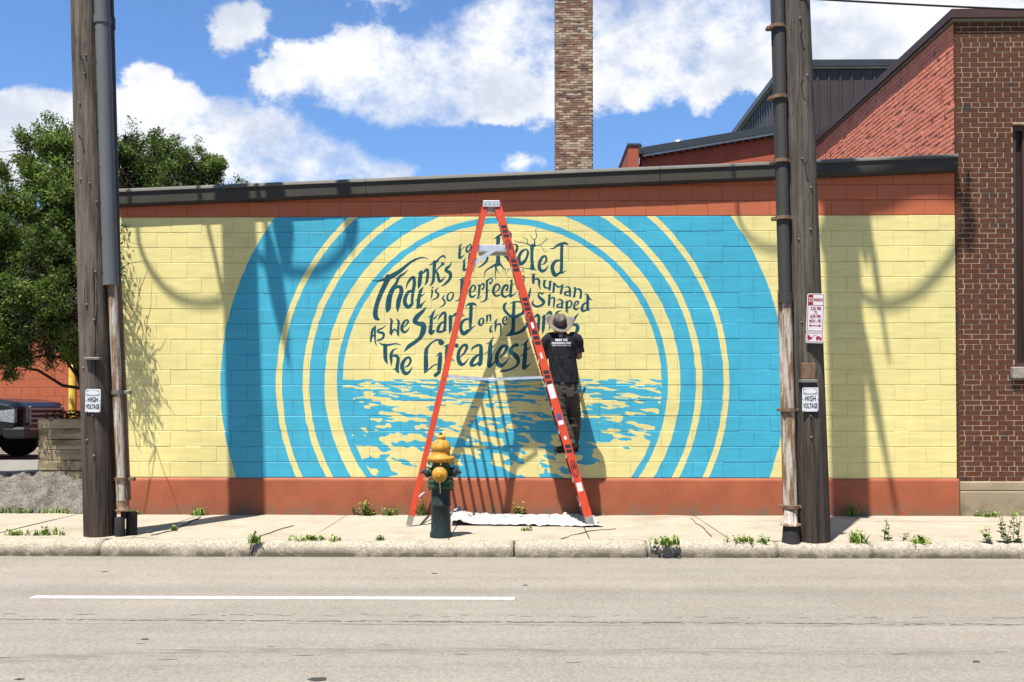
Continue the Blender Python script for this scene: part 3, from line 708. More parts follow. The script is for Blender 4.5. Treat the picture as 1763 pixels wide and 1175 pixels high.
MB().box(-20, 12.5, KY0 + .12, KY1 + .03, -.3, -.05).build('joint_filling', m_gutter, kb)

# ------------------------------------------------------------------ painted building
BXL = at(205, 600, 0).x; BXR = at(1645.5, 600, 0).x
Z_M0 = 0.494; CRS = .2032
fas_l, fas_r = at(205, 355, -.1), at(1648, 295, -.1)       # lower edge of the fascia
def fz(x): return fas_l.z + (fas_r.z - fas_l.z) * (x - fas_l.x) / (fas_r.x - fas_l.x)
bld = empty('painted_building', (BXL, 0, 0), 'low block building with blue and yellow painted mural and sloping dark roof edge', 'building')
m_joint = m_mural
wb = MB(); wb.box(BXL + .01, BXR - .004, .0062, .19, Z_M0 - .02, Z_M0 + 17 * CRS - .002)
wb.build('mural_wall', m_mural, bld)
wr = MB()
wr.prism([(BXL + .01, Z_M0 + 17 * CRS - .001), (BXR - .004, Z_M0 + 17 * CRS - .001), (BXR - .004, fz(BXR) + .1), (BXL + .01, fz(BXL) + .1)], .010, .19, 'y')
wr.prism([(BXL + .012, .3), (BXL + .19, .3), (BXL + .19, fz(BXL) + .1), (BXL + .012, fz(BXL) + .1)], .19, 9, 'y')
wr.box(BXL + .2, BXR - .1, 8.8, 9, .3, 3.9)
wr.build('upper_wall', m_red, bld)
base = MB(); NBX = 120
prof = [(-.012, -.05), (-.014, .03), (-.012, .25), (-.013, .44), (-.010, Z_M0 - .018), (.01, Z_M0 - .006)]
vs, fs = [], []
for a in range(NBX + 1):
    x = BXL - .004 + (BXR + .03 - BXL) * a / NBX
    for j, (y, z) in enumerate(prof):
        q = mnoise.noise(Vector((x * 4, j * 1.3, 5))) * .005
        vs.append((x, y + q, z + (mnoise.noise(Vector((x * 5, 1, 1))) * .005 if j == 4 else 0)))
n = len(prof)
for a in range(NBX):
    for j in range(n - 1): fs.append((a * n + j, (a + 1) * n + j, (a + 1) * n + j + 1, a * n + j + 1))
base.add(vs, fs, True); base.box(BXL, BXR + .03, .012, .19, -.05, Z_M0 - .012)
base.build('foundation', m_redbase, bld)
# blocks
BL = .4064
hx, hz = BL - .003, CRS - .0055
def block_mesh(w, name):
    m = MB(); m.box(0, w, 0, .02, 0, hz, ch=.0016, ctop=.0065, xk=.1); return m.mesh(name, m_mural)
full = block_mesh(hx, 'block')
ox1 = at(243, 385, 0).x; ox2 = at(218, 410, 0).x
rest = MB(); blocks = []
for r in range(17):                                          # r = 0 at the top
    z0 = Z_M0 + (16 - r) * CRS + .0028
    o0 = (ox1 if r % 2 == 0 else ox2); o0 -= BL * math.ceil((o0 - BXL) / BL)
    x = o0
    while x < BXR:
        a, b_ = max(x + .0015, BXL), min(x + BL - .0015, BXR)
        if b_ - a > .03: blocks.append((a, b_, z0, abs(b_ - a - hx) < 1e-4))
        x += BL
br = random.Random(9)
fulls = [k for k in blocks if k[3]]
fulls.sort(key=lambda k: abs((k[0] + .2) - .2) * .8 + abs(k[2] - 2.2))
chosen = set(id(k) for k in fulls[:298])
for k in blocks:
    dy = br.uniform(-.002, .0018)
    if id(k) in chosen:
        inst('block', full, bld, (k[0], dy, k[2]), rot=(0, 0, br.uniform(-.0015, .0015)))
    else:
        rest.box(k[0], k[1], dy, .02, k[2], k[2] + hz, ch=.0016, ctop=.0065, xk=.1)
rest.build('blocks', m_mural, bld)['kind'] = 'stuff'
rt = MB(); r = 0
while r < 6:
    z0 = Z_M0 + (17 + r) * CRS + .0028; z1 = z0 + hz
    o0 = (ox2 if r % 2 == 0 else ox1); o0 -= BL * math.ceil((o0 - BXL) / BL); x = o0
    while x < BXR:
        a, b_ = max(x + .002, BXL), min(x + BL - .002, BXR); x += BL
        if b_ - a < .03: continue
        la, lb_ = min(z1, fz(a) + .08), min(z1, fz(b_) + .08)
        if la <= z0 + .004 or lb_ <= z0 + .004: continue
        dy = br.uniform(-.0015, .0015)
        rt.add([(a, .014, z0), (b_, .014, z0), (b_, .014, lb_), (a, .014, la), (a, dy, z0 + .003), (b_, dy, z0 + .003), (b_, dy, lb_ - .007), (a, dy, la - .007)],
               [(4, 5, 6, 7), (0, 1, 5, 4), (1, 2, 6, 5), (2, 3, 7, 6), (3, 0, 4, 7)])
    r += 1
rt.build('upper_blocks', m_red, bld)['kind'] = 'stuff'
# fascia in three lengths
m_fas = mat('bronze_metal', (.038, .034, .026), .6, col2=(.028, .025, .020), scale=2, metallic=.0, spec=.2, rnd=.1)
m_fas_lit = mat('bronze_metal_lit', (.10, .094, .08), .5, col2=(.075, .07, .06), scale=2, spec=.3, rnd=.1)  # same bronze lightened: sunlight on the top lip put into the colour
fx = [BXL - .02, at(630, 330, -.1).x, at(1137, 300, -.1).x, at(1650, 280, -.1).x]
for i in range(3):
    a, b_ = fx[i] + .003, fx[i + 1] - .003
    prof = [(.05, 0), (-.075, 0), (-.075, .012), (-.105, .03), (-.10, .178), (-.122, .184), (-.116, .208), (-.085, .232), (.05, .245)]
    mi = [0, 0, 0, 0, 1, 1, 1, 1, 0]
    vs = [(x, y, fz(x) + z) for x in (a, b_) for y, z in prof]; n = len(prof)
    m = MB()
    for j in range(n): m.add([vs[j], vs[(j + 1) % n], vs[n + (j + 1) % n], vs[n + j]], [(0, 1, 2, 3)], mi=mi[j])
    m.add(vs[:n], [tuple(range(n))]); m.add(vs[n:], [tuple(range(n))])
    m.build('fascia', [m_fas, m_fas_lit], bld)
m_roof = mat('roof_felt', (.05, .05, .05), .9)
m = MB()
m.add([(BXL, .05, fz(BXL) + .2), (BXR, .05, fz(BXR) + .2), (BXR, 9, fz(BXR) - .1), (BXL, 9, fz(BXL) - .1), (BXL, .05, fz(BXL) + .12), (BXR, .05, fz(BXR) + .12), (BXR, 9, fz(BXR) - .18), (BXL, 9, fz(BXL) - .18)],
      [(0, 1, 2, 3), (7, 6, 5, 4), (0, 4, 5, 1), (1, 5, 6, 2), (2, 6, 7, 3), (3, 7, 4, 0)])
m.build('roof', m_roof, bld)

# ------------------------------------------------------------------ brick building on the right
QX = BXR + .008
m_brick = mat('brown_brick', (.112, .038, .018), .85, col2=(.065, .025, .014), scale=14, bump=.5, bscale=60, rnd=.75, spots=(.045, .028, .025), sscale=7, sth=.60)
m_mort = mat('pale_mortar', (.50, .39, .25), .95, col2=(.27, .20, .13), scale=12, bump=.5, bscale=120)
m_sideb = mat('salmon_painted_brick', (.66, .235, .145), .75, col2=(.50, .16, .095), scale=5, bump=.8, bscale=35, rnd=.2, spots=(.27, .08, .05), sscale=7, sth=.64, dist=.006)
m_tanc = mat('tan_concrete', (.40, .32, .21), .95, col2=(.28, .22, .145), scale=4, detail=7, bump=.8, bscale=30, spots=(.16, .13, .09), sscale=5, sth=.66)
dirt_shade(m_tanc, (.10, .085, .05), -.05, .42, 1.0, 4, .42, .62)
m_coping = mat('brown_coping', (.085, .045, .04), .45, scale=2)
Ztop = at(1660, 38, 0).z; Zb0 = at(1700, 829, 0).z
bb = empty('brick_building', (QX, 0, 0), 'dark brown brick building with pale mortar and brown metal coping', 'building')
XR = QX + 7
wx0, wx1 = at(1745, 400, 0).x, at(1745, 400, 0).x + 1.5
wz0, wz1 = at(1745, 632, 0).z, at(1745, 214, 0).z
bw = MB()
bw.box(QX + .03, wx0, .0035, .3, Zb0 - .02, Ztop); bw.box(wx1, XR, .0035, .3, Zb0 - .02, Ztop)
bw.box(wx0, wx1, .0035, .3, Zb0 - .02, wz0 - .16); bw.box(wx0, wx1, .0035, .3, wz1, Ztop)
bw.box(QX + 0.016, QX + .3, .3, 13, .3, Ztop); bw.box(QX + .016, XR, 12.8, 13, .3, Ztop)
bw.build('mortar_wall', m_mort, bb)
CB = (Ztop - Zb0) / 91.0
BW = .2155
bricks = []
for r in range(91):
    z0 = Zb0 + r * CB + .0045; z1 = z0 + CB - .0105
    header = (r % 6 == 2)
    w = BW / 2 + .004 if header else BW
    x = QX - (BW * .0 if header else (BW * .55 if r % 2 else BW * .05))
    while x < XR:
        a, b_ = max(x + .006, QX), min(x + w - .006, XR); x += w
        if b_ - a < .03: continue
        if a < wx1 and b_ > wx0 and z1 > wz0 - .13 and z0 < wz1:
            if a < wx0: b_ = wx0
            elif b_ > wx1: a = wx1
            else: continue
            if b_ - a < .03: continue
        bricks.append((a, b_, z0, z1))
bricks.sort(key=lambda k: (k[0] > at(1763, 600, 0).x, -(k[1] - k[0]) + .1 * abs(k[2] - 2.4)))
brk = MB(); bcache = {}
for i, (a, b_, z0, z1) in enumerate(bricks):
    dy = br.uniform(-.002, .0015)
    if i < 298 and a < at(1770, 600, 0).x:
        key = round(b_ - a, 3)
        if key not in bcache:
            mm = MB(); mm.box(0, b_ - a, 0, .02, 0, z1 - z0, ch=.002); bcache[key] = mm.mesh('brick', m_brick)
        inst('brick', bcache[key], bb, (a, dy, z0), rot=(0, 0, br.uniform(-.004, .004)))
    else:
        brk.box(a, b_, dy, .02, z0, z1, ch=.002)
brk.build('bricks', m_brick, bb)['kind'] = 'stuff'
# side wall, painted: rough courses
sb = MB(); r = 0; z = 3.3
while z < Ztop - .02:
    y = .012 - (.1 if r % 2 else 0)
    while y < 12.6:
        y0, y1 = max(.012, y + .004), y + .213; y += .213
        d = br.uniform(-.010, .004) - (.02 if br.random() < .03 else 0)
        sb.box(QX + .002 + d * -1 * .6, QX + .03, y0, y1 - .006, z + .006, z + CB - .007, ch=.004)
    z += CB; r += 1
sb.build('side_bricks', m_sideb, bb)['kind'] = 'stuff'
sw2 = MB(); sw2.box(QX + .011, QX + .02, .03, 12.7, .3, Ztop); sw2.build('side_wall', m_sideb, bb)
fd = MB(); fd.box(QX + .03, XR, -.02, .3, -.1, Zb0 - .13, ch=.01); fd.box(QX + .03, XR, -.012, .3, Zb0 - .125, Zb0 - .003, ch=.012)
fd.build('foundation', m_tanc, bb)
cp = MB(); cp.box(QX - .06, XR, -.07, .35, Ztop + .03, Ztop + .15, ch=.006); cp.box(QX - .06, QX + .36, .35, 13, Ztop + .03, Ztop + .15, ch=.006)
cp.build('coping', m_coping, bb)
m_trim = mat('pale_trim', (.30, .26, .20), .6)
cp = MB(); cp.box(QX - .03, XR, -.035, .3, Ztop + .002, Ztop + .029); cp.box(QX - .03, QX + .3, .3, 13, Ztop + .002, Ztop + .029)
cp.build('coping_underside', m_trim, bb)
m_board = mat('brown_window_board', (.040, .024, .018), .5, scale=6)
wn_ = MB(); wn_.box(wx0, wx1, .12, .16, wz0, wz1); wo_ = wn_.build('window', m_board, bb)
fr = MB()
for (a, b_, c_, d_) in ((wx0, wx0 + .07, wz0, wz1), (wx1 - .07, wx1, wz0, wz1), (wx0 + .07, wx1 - .07, wz1 - .07, wz1), (wx0 + .07, wx1 - .07, wz0, wz0 + .05), (wx0 + .16, wx0 + .19, wz0 + .05, wz1 - .07)):
    fr.box(a, b_, .07, .118, c_, d_, ch=.004)
fr.build('frame', m_coping, wo_)
m_sill = mat('stone_sill', (.36, .33, .27), .9, col2=(.22, .20, .17), scale=16, bump=.6, bscale=50)
si = MB(); si.box(wx0 - .055, wx1 + .05, -.06, .11, wz0 - .155, wz0 - .002, ch=.01); si.build('sill', m_sill, wo_)

# ------------------------------------------------------------------ chimney
CYd = 16.0
c0, c1 = at(956.5, 150, CYd).x, at(1021, 150, CYd).x
m_chb = mat('weathered_chimney_brick', (.40, .27, .15), .9, col2=(.16, .07, .045), scale=2.2, detail=6, vary=.7, bump=.6, bscale=25, spots=(.06, .05, .05), sscale=3.3, sth=.6)
def brick_rand(m, pal):
    t = m.node_tree; b = t.nodes['Principled BSDF']; n = t.nodes.new; l = t.links.new
    g = n('ShaderNodeNewGeometry')
    rp = n('ShaderNodeValToRGB'); l(g.outputs['Random Per Island'], rp.inputs[0]); rp.color_ramp.interpolation = 'CONSTANT'
    els = rp.color_ramp.elements
    while len(els) < len(pal): els.new(.5)
    for i, c in enumerate(pal): els[i].position = i / len(pal); els[i].color = (*c, 1)
    base = b.inputs['Base Color'].links[0].from_socket
    l(mixc(.62, base, rp.outputs[0], tree=t), b.inputs['Base Color'])
brick_rand(m_chb, [(.40, .32, .21), (.17, .075, .05), (.34, .26, .17), (.11, .085, .075), (.24, .15, .10), (.46, .39, .28), (.15, .065, .045), (.22, .17, .13)])
m_chm = mat('chimney_mortar', (.16, .13, .10), .95)
W = c1 - c0; ccx = (c0 + c1) / 2
ch = empty('chimney', (ccx, CYd + W / 2, 0), 'tall square chimney of mottled tan and brown bricks', 'chimney')
m = MB(); m.box(c0 + .012, c1 - .012, CYd + .012, CYd + W - .012, .3, 15.6); m.build('shaft', m_chm, ch)
m = MB(); z = 2.0; r = 0
while z < 15.6:
    for face in range(4):
        x = -(.11 if r % 2 else 0)
        while x < W:
            a, b_ = max(0, x + .005), min(W, x + .215 + br.uniform(-.01, .01) - .005); x += .215
            if b_ - a < .03: continue
            d = br.uniform(-.006, .008)
            if face == 0: m.box(c0 + a, c0 + b_, CYd + d, CYd + .03, z + .006, z + .066)
            elif face == 2: m.box(c0 + a, c0 + b_, CYd + W - .03, CYd + W - d, z + .006, z + .066)
            elif face == 1: m.box(c0 + d, c0 + .03, CYd + .03 + a * .94, CYd + .03 + b_ * .94, z + .006, z + .066)
            else: m.box(c1 - .03, c1 - d, CYd + .03 + a * .94, CYd + .03 + b_ * .94, z + .006, z + .066)
    z += .0725; r += 1
m.build('bricks', m_chb, ch)['kind'] = 'stuff'
m = MB(); m.box(c0 - .08, c1 + .08, CYd - .08, CYd + W + .08, 15.6, 15.8, ch=.02); m.build('cap', m_tanc, ch)

# ------------------------------------------------------------------ low red building behind, and the dark metal one
LY = 8.2
a0, a1 = at(1104, 268, LY), at(1405, 218, LY)
m_flash = mat('black_flashing', (.03, .033, .038), .4, scale=3, spec=.6)
m_white = mat('white_trim', (.62, .62, .60), .6)
m_redb = mat('red_back_wall', (.42, .10, .05), .7, col2=(.33, .075, .04), scale=3, bump=.4, bscale=20)
lr = empty('rear_building', (a0.x, LY, 0), 'low red walled building with black roof flashing behind the mural wall', 'building')
def lz(x): return a0.z + (a1.z - a0.z) * (x - a0.x) / (a1.x - a0.x)
XE = QX - .02
m = MB(); m.prism([(a0.x, .3), (XE, .3), (XE, lz(XE)), (a0.x, lz(a0.x))], LY + .03, LY + .3, 'y'); m.box(a0.x, a0.x + .25, LY + .3, LY + 9, .3, lz(a0.x) - .1); m.build('wall', m_redb, lr)
m = MB(); m.prism([(a0.x + .02, lz(a0.x)), (XE, lz(XE)), (XE, lz(XE) + .15), (a0.x + .02, lz(a0.x) + .15)], LY - .12, LY + .35, 'y'); m.build('flashing', m_flash, lr)
m = MB(); m.prism([(a0.x + .02, lz(a0.x) - .05), (XE, lz(XE) - .05), (XE, lz(XE) - .004), (a0.x + .02, lz(a0.x) - .004)], LY - .10, LY - .07, 'y'); m.build('drip_edge', m_white, lr)
m = MB()
k = 0; x = a0.x + .05
while x < XE: m.box(x, x + .045, LY - .09, LY + .03, lz(x) - .085, lz(x) - .05); x += .16
m.build('soffit_ribs', m_flash, lr)['kind'] = 'stuff'
p = at(1083, 250, LY - .2)
m = MB(); m.box(p.x - .02, at(1100, 250, LY - .2).x, LY - .2, LY + .1, .3, p.z - .02); m.prism([(LY + .1, .3), (LY + 7.5, .3), (LY + 7.5, p.z - .02), (LY + .1, p.z - .02)], p.x - .02, p.x + .2, 'x'); m.build('pier', m_redb, lr)
m = MB(); m.box(p.x + .2, at(1105, 250, LY - .2).x, LY - .215, LY + .12, lz(a0.x) - .02, p.z + .005); m.box(p.x - .04, p.x + .25, LY - .22, LY + 7.6, p.z - .02, p.z + .03); m.build('pier_flashing', m_flash, lr)
v = at(1168, 250, LY + 2)
m_galv = mat('galvanized_metal', (.50, .52, .54), .35, col2=(.38, .40, .42), metallic=.7, scale=6)
rv = empty('roof_vent', (v.x, LY + 2, v.z), 'small round galvanized vent on the rear roof', 'roof vent')
m = MB(); m.lathe((v.x, LY + 2, v.z - .6), [(.06, 0), (.06, .60)], 16); m.build('pipe', m_galv, rv)
m = MB(); m.lathe((v.x, LY + 2, v.z - .02), [(.10, 0), (.13, .03), (.13, .08), (.10, .12), (.02, .15)], 18); m.build('cap', m_galv, rv)
DY = 13.5
m_dmet = mat('dark_ribbed_metal', (.050, .030, .026), .5, col2=(.038, .024, .021), scale=1.5, spec=.5)
m_dmet2 = mat('grey_ribbed_metal', (.060, .058, .062), .45, scale=1.5, spec=.5)
d0 = at(1357, 120, DY); zt = zat(119, DY, 1450); zt2 = zat(105, DY, 1450)
dm = empty('metal_building', (d0.x, DY, 0), 'tall dark ribbed metal building rising behind the red walls', 'building')
m = MB(); m.box(d0.x, d0.x + 9, DY, DY + .2, .3, zt); m.box(d0.x + 0.001, d0.x + .2, DY + .2, DY + 9, .3, zt); m.box(d0.x, d0.x + 9, DY + 8.8, DY + 9, .3, zt); m.build('wall', m_dmet, dm)
m = MB(); x = d0.x + .15
while x < d0.x + 9: m.prism([(x, DY - .03), (x + .05, DY - .03), (x + .075, DY), (x - .025, DY)], .3, zt - .02, 'z'); x += .305
m.build('front_ribs', m_dmet, dm)['kind'] = 'stuff'
m = MB(); y = DY + .1
while y < DY + 9: m.prism([(d0.x, y - .02), (d0.x - .035, y), (d0.x - .035, y + .05), (d0.x, y + .07)], .3, zt - .02, 'z'); y += .305
m.build('side_ribs', m_dmet2, dm)['kind'] = 'stuff'
m = MB(); m.box(d0.x - .12, d0.x + 9, DY - .12, DY + 9.1, zt + .03, zt2, ch=.01); m.build('roof_edge', m_flash, dm)
m = MB(); m.box(d0.x - .08, d0.x + 9, DY - .08, DY + 9, zt, zt + .029); m.build('trim', m_white, dm)
# ------------------------------------------------------------------ utility poles
def wood_material(name, c1, c2, c3, tarred=.85):
    m = bpy.data.materials.new(name); m.use_nodes = True
    t = m.node_tree; b = t.nodes['Principled BSDF']; n = t.nodes.new; l = t.links.new
    g = n('ShaderNodeNewGeometry')
    def nz(sc, st, det=6):
        mp = n('ShaderNodeMapping'); mp.inputs['Scale'].default_value = st; l(g.outputs['Position'], mp.inputs[0])
        q = n('ShaderNodeTexNoise'); q.inputs['Scale'].default_value = sc; q.inputs['Detail'].default_value = det; q.inputs['Roughness'].default_value = .65; l(mp.outputs[0], q.inputs['Vector']); return q.outputs['Fac']
    def rg(v, a, b_):
        r = n('ShaderNodeMapRange'); r.inputs[1].default_value = a; r.inputs[2].default_value = b_; l(v, r.inputs[0]); return r.outputs[0]
    grain = nz(30, (1, 1, .045)); big = nz(2.2, (1, 1, .5), 4); fine = nz(110, (1, 1, .06))
    c = mixc(rg(grain, .36, .64), c2, c1, tree=t)
    c = mixc(rg(big, .52, .72), c, c3, tree=t)
    c = mixc(rg(fine, .60, .66), c, tuple(x * .25 for x in c2), tree=t)
    s_ = n('ShaderNodeSeparateXYZ'); l(g.outputs['Position'], s_.inputs[0])
    cr = nz(16, (1, 1, .02), 3); c = mixc(rg(cr, .66, .69), c, tuple(x * .12 for x in c2), tree=t)
    tar = M('MULTIPLY', M('SUBTRACT', 1, rg(M('ADD', s_.outputs[2], M('MULTIPLY', big, 1.2, tree=t), tree=t), 1.1, 3.0), tree=t), tarred, tree=t)
    c = mixc(tar, c, mixc(rg(grain, .4, .62), (.010, .007, .005), (.045, .030, .020), tree=t), tree=t)
    l(c, b.inputs['Base Color']); b.inputs['Roughness'].default_value = .85; b.inputs['Specular IOR Level'].default_value = .3
    bp = n('ShaderNodeBump'); bp.inputs['Strength'].default_value = .8; bp.inputs['Distance'].default_value = .01
    l(M('ADD', grain, M('MULTIPLY', fine, .5, tree=t), tree=t), bp.inputs['Height']); l(bp.outputs[0], b.inputs['Normal'])
    return m
m_pole1 = wood_material('weathered_pole_wood', (.135, .108, .082), (.040, .030, .022), (.026, .019, .014))
m_pole2 = wood_material('grey_pole_wood', (.105, .088, .070), (.030, .024, .019), (.045, .035, .027))
def rust_material(name, base, rust, bias, streak=.25, bias2=None):
    m = bpy.data.materials.new(name); m.use_nodes = True
    t = m.node_tree; b = t.nodes['Principled BSDF']; n = t.nodes.new; l = t.links.new
    g = n('ShaderNodeNewGeometry'); mp = n('ShaderNodeMapping'); mp.inputs['Scale'].default_value = (3, 3, streak); l(g.outputs['Position'], mp.inputs[0])
    q = n('ShaderNodeTexNoise'); q.inputs['Scale'].default_value = 7; q.inputs['Detail'].default_value = 8; q.inputs['Roughness'].default_value = .7; l(mp.outputs[0], q.inputs['Vector'])
    r = n('ShaderNodeMapRange'); r.inputs[1].default_value = bias; r.inputs[2].default_value = bias + .1; l(q.outputs['Fac'], r.inputs[0])
    q2 = n('ShaderNodeTexNoise'); q2.inputs['Scale'].default_value = 22; q2.inputs['Detail'].default_value = 6; l(g.outputs['Position'], q2.inputs['Vector'])
    rc = mixc(q2.outputs['Fac'], tuple(c * .45 for c in rust), tuple(c * 1.4 for c in rust), tree=t)
    l(mixc(r.outputs[0], base, rc, tree=t), b.inputs['Base Color']); b.inputs['Roughness'].default_value = .75
    bp = n('ShaderNodeBump'); bp.inputs['Strength'].default_value = .5; bp.inputs['Distance'].default_value = .003; l(q2.outputs['Fac'], bp.inputs['Height']); l(bp.outputs[0], b.inputs['Normal'])
    return m
m_rustw = rust_material('rusty_white_pipe', (.36, .32, .27), (.15, .075, .028), .45)
m_rustd = rust_material('rusty_dark_pipe', (.13, .065, .035), (.09, .04, .02), .5)
m_rusto = rust_material('rust_orange', (.13, .075, .038), (.075, .035, .016), .5, 1)
m_blackp = rust_material('black_pipe', (.022, .020, .018), (.06, .045, .035), .60)
m_greyp = mat('grey_conduit', (.150, .152, .158), .5, col2=(.115, .117, .122), scale=2, stretch=(1, 1, .3), bump=.15)
m_stub = mat('dark_stub', (.035, .032, .030), .8, scale=12, bump=.4)
m_bolt = mat('galvanized_bolt', (.20, .19, .17), .5, metallic=.4)
m_nail = mat('iron_nail', (.07, .06, .055), .6, metallic=.5)
m_signw = mat('white_enamel', (.72, .73, .74), .35, col2=(.64, .65, .66), scale=9, spots=(.32, .20, .12), sscale=40, sth=.74)
m_black = mat('black_print', (.025, .027, .035), .5)
m_redp = mat('red_print', (.33, .018, .03), .45)
m_ret = mat('sign_sheeting', (.66, .62, .64), .4, col2=(.58, .54, .56), scale=6, stretch=(1, 1, 5))
m_cable = mat('black_cable', (.02, .02, .022), .6)
m_greyol = mat('grey_oval', (.34, .34, .35), .5)

def text_mesh(txt, size, squeeze=1.0, align='CENTER', bold=0.0):
    cu = bpy.data.curves.new('lettering', 'FONT'); cu.body = txt; cu.size = size; cu.align_x = align; cu.align_y = 'CENTER'
    cu.extrude = .0006; cu.offset = bold; cu.resolution_u = 2
    o = bpy.data.objects.new('t', cu); link(o); dg = bpy.context.evaluated_depsgraph_get()
    me = bpy.data.meshes.new_from_object(o.evaluated_get(dg))
    vs = [(v.co.x * squeeze, v.co.y, v.co.z) for v in me.vertices]; fs = [tuple(p.vertices) for p in me.polygons]
    bpy.data.objects.remove(o); bpy.data.curves.remove(cu); bpy.data.meshes.remove(me)
    return vs, fs
def place_text(mb, txt, c, size, xdir, zdir, squeeze=1., bold=0., mi=0, off=.002):
    """lettering centred on c, reading along xdir, its top towards zdir"""
    X, Z = Vector(xdir).normalized(), Vector(zdir).normalized(); Nn = X.cross(Z) 
    vs, fs = text_mesh(txt, size, squeeze, bold=bold)
    mb.add([Vector(c) + X * v[0] + Z * v[1] + Nn * (v[2] + off) for v in vs], fs, mi=mi)

def pole_geo(px_b, py_b, rb, lean_px, lean_py, top=13.8, seed=0, rt=.115):
    base = onz(px_b, py_b, 0); base.z = 0
    up = at(lean_px, lean_py, base.y)
    dx = (up.x - base.x) / up.z
    def axis(z): return Vector((base.x + dx * z, base.y, z))
    m = MB(); n = 30; rows = 56; vs = []
    rr = random.Random(seed); ph = [rr.uniform(0, 6.28) for _ in range(6)]
    for i in range(rows + 1):
        z = -.05 + (top + .05) * i / rows; c = axis(z); r = rb + (rt - rb) * min(1, z / top)
        for j in range(n):
            a = 2 * math.pi * j / n
            q = 1 + .018 * math.sin(3 * a + ph[0] + z * .4) + .02 * mnoise.noise(Vector((math.cos(a) * 2, math.sin(a) * 2, z * 1.2 + seed))) + (-.05 if (j * 7 + seed) % 13 == 0 else 0) + .016 * mnoise.noise(Vector((a * 6, 0, z * 2.2)))
            vs.append((c.x + math.cos(a) * r * q, c.y + math.sin(a) * r * q, z))
    fs = [(i * n + j, i * n + (j + 1) % n, (i + 1) * n + (j + 1) % n, (i + 1) * n + j) for i in range(rows) for j in range(n)]
    fs.append(tuple(rows * n + j for j in range(n)))
    m.add(vs, fs, True)
    return m, axis, (lambda z: rb + (rt - rb) * z / top)

def knots(axis, rad, spots, parent):
    for (px, py, kind) in spots:
        Y = axis(0).y - rad(3) * .9
        p = at(px, py, Y); c = axis(p.z); r = rad(p.z)
        s = max(-.9, min(.9, (p.x - c.x) / r)); y = c.y - r * math.sqrt(1 - s * s)
        m = MB()
        if kind == 'bolt':
            m.lathe((p.x, y + .01, p.z), [(.013, 0), (.013, .012), (.007, .014), (.007, .026)], 8, axis=(s * .4, -1, 0)); m.build('bolt', m_bolt, parent)
        elif kind == 'step':
            m.tube([(p.x, y + .03, p.z + .01), (p.x, y - .05, p.z), (p.x + .004, y - .055, p.z + .03)], .006, 6); m.build('nail', m_nail, parent)

# left pole
mL, axL, rL = pole_geo(173, 921, .176, 146, 0, seed=3)
pl = empty('utility_pole', axL(0), 'left weathered utility pole carrying grey conduits, rusty pipes and a high voltage plate', 'utility pole', 'wooden utility poles at the kerb')
mL.build('pole', m_pole1, pl)
knots(axL, rL, [(147, 95, 'bolt'), (146, 126, 'bolt'), (138, 178, 'bolt'), (163, 347, 'bolt'), (154, 316, 'bolt'), (139, 309, 'bolt'), (134, 279, 'bolt'), (163, 468, 'bolt'), (150, 525, 'bolt'), (162, 551, 'bolt'), (144, 634, 'bolt'), (161, 715, 'bolt'), (151, 758, 'bolt'), (142, 104, 'step'), (141, 240, 'step'), (163, 785, 'bolt')], pl)
def pipe_px(name, pts, r, material, Y, parent, n=14):
    P = [at(x, y, Y) for x, y in pts]
    if abs(pts[-1][1] - pts[0][1]) > 10: pass
    return MB().tube(P, r, n).build(name, material, parent)
YLp = axL(0).y
def up_ext(a, b, z):                                   # carry a pixel line upward beyond the frame to height z
    d = (a - b) / (a.z - b.z); return a + d * (z - a.z)
def conduit(name, pa, pb, r, material, Y, parent, ztop=None, rr=None):
    a, b_ = at(*pa, Y), at(*pb, Y)
    P = [b_, a] + ([up_ext(a, b_, ztop)] if ztop else [])
    return MB().tube(P, r, 16).build(name, material, parent)
YA = YLp - .07
conduit('conduit', (175.5, 0), (191, 491), .083, m_greyp, YA + .02, pl, 13.0)
m_greyd = mat('dark_conduit', (.045, .046, .050), .5, col2=(.035, .036, .038), scale=2)
conduit('conduit', (186, 0), (199, 491), .062, m_greyd, YA + .13, pl, 13.0)
for (y0, y1, rr_) in ((28, 42, .093),):
    conduit('coupling', (176.2, y0), (176.6, y1), rr_, m_greyp, YA + .02, pl)
    conduit('coupling', (187.5, y0 + 3), (187.8, y1 + 8), .068, m_greyd, YA + .13, pl)
m = MB()
for y in (25, 51, 105, 165, 226, 287, 348, 410, 470):
    a = at(163 + y * .0305, y, YA - .03); m.lathe(a, [(.011, 0), (.009, .012), (.004, .016)], 8, axis=(-.5, -1, 0))
m.build('screws', m_stub, pl)['kind'] = 'stuff'
conduit('coupling', (190.4, 474), (191, 492), .087, m_greyp, YA + .02, pl)
conduit('pipe', (193.5, 489), (211, 862), .052, m_rustw, YA + .03, pl)
conduit('pipe', (203, 489), (219, 862), .042, m_rustd, YA + .14, pl)
for y in (676, 826):
    x = 193.5 + (y - 489) * .0469
    a = at(x, y, YA + .03)
    m = MB(); m.lathe(a - Vector((0, 0, .022)), [(.062, 0), (.062, .045)], 16); m.box(a.x - .09, a.x + .12, a.y + .02, a.y + .10, a.z - .02, a.z + .02, ch=.004); m.build('pipe_clamp', m_rusto if y > 700 else m_bolt, pl)
a = at(212, 880, YA + .04)
m = MB(); m.lathe(a, [(.082, 0), (.086, .012), (.066, .02), (.060, .10), (.054, .14)], 18); m.build('flange', m_rusto, pl)
g0 = onz(211, 918, 0)
m = MB(); m.lathe((a.x - .02, YA - .0, -.01), [(.055, 0), (.055, .20), (.05, .215)], 16); m.build('stub', m_stub, pl)
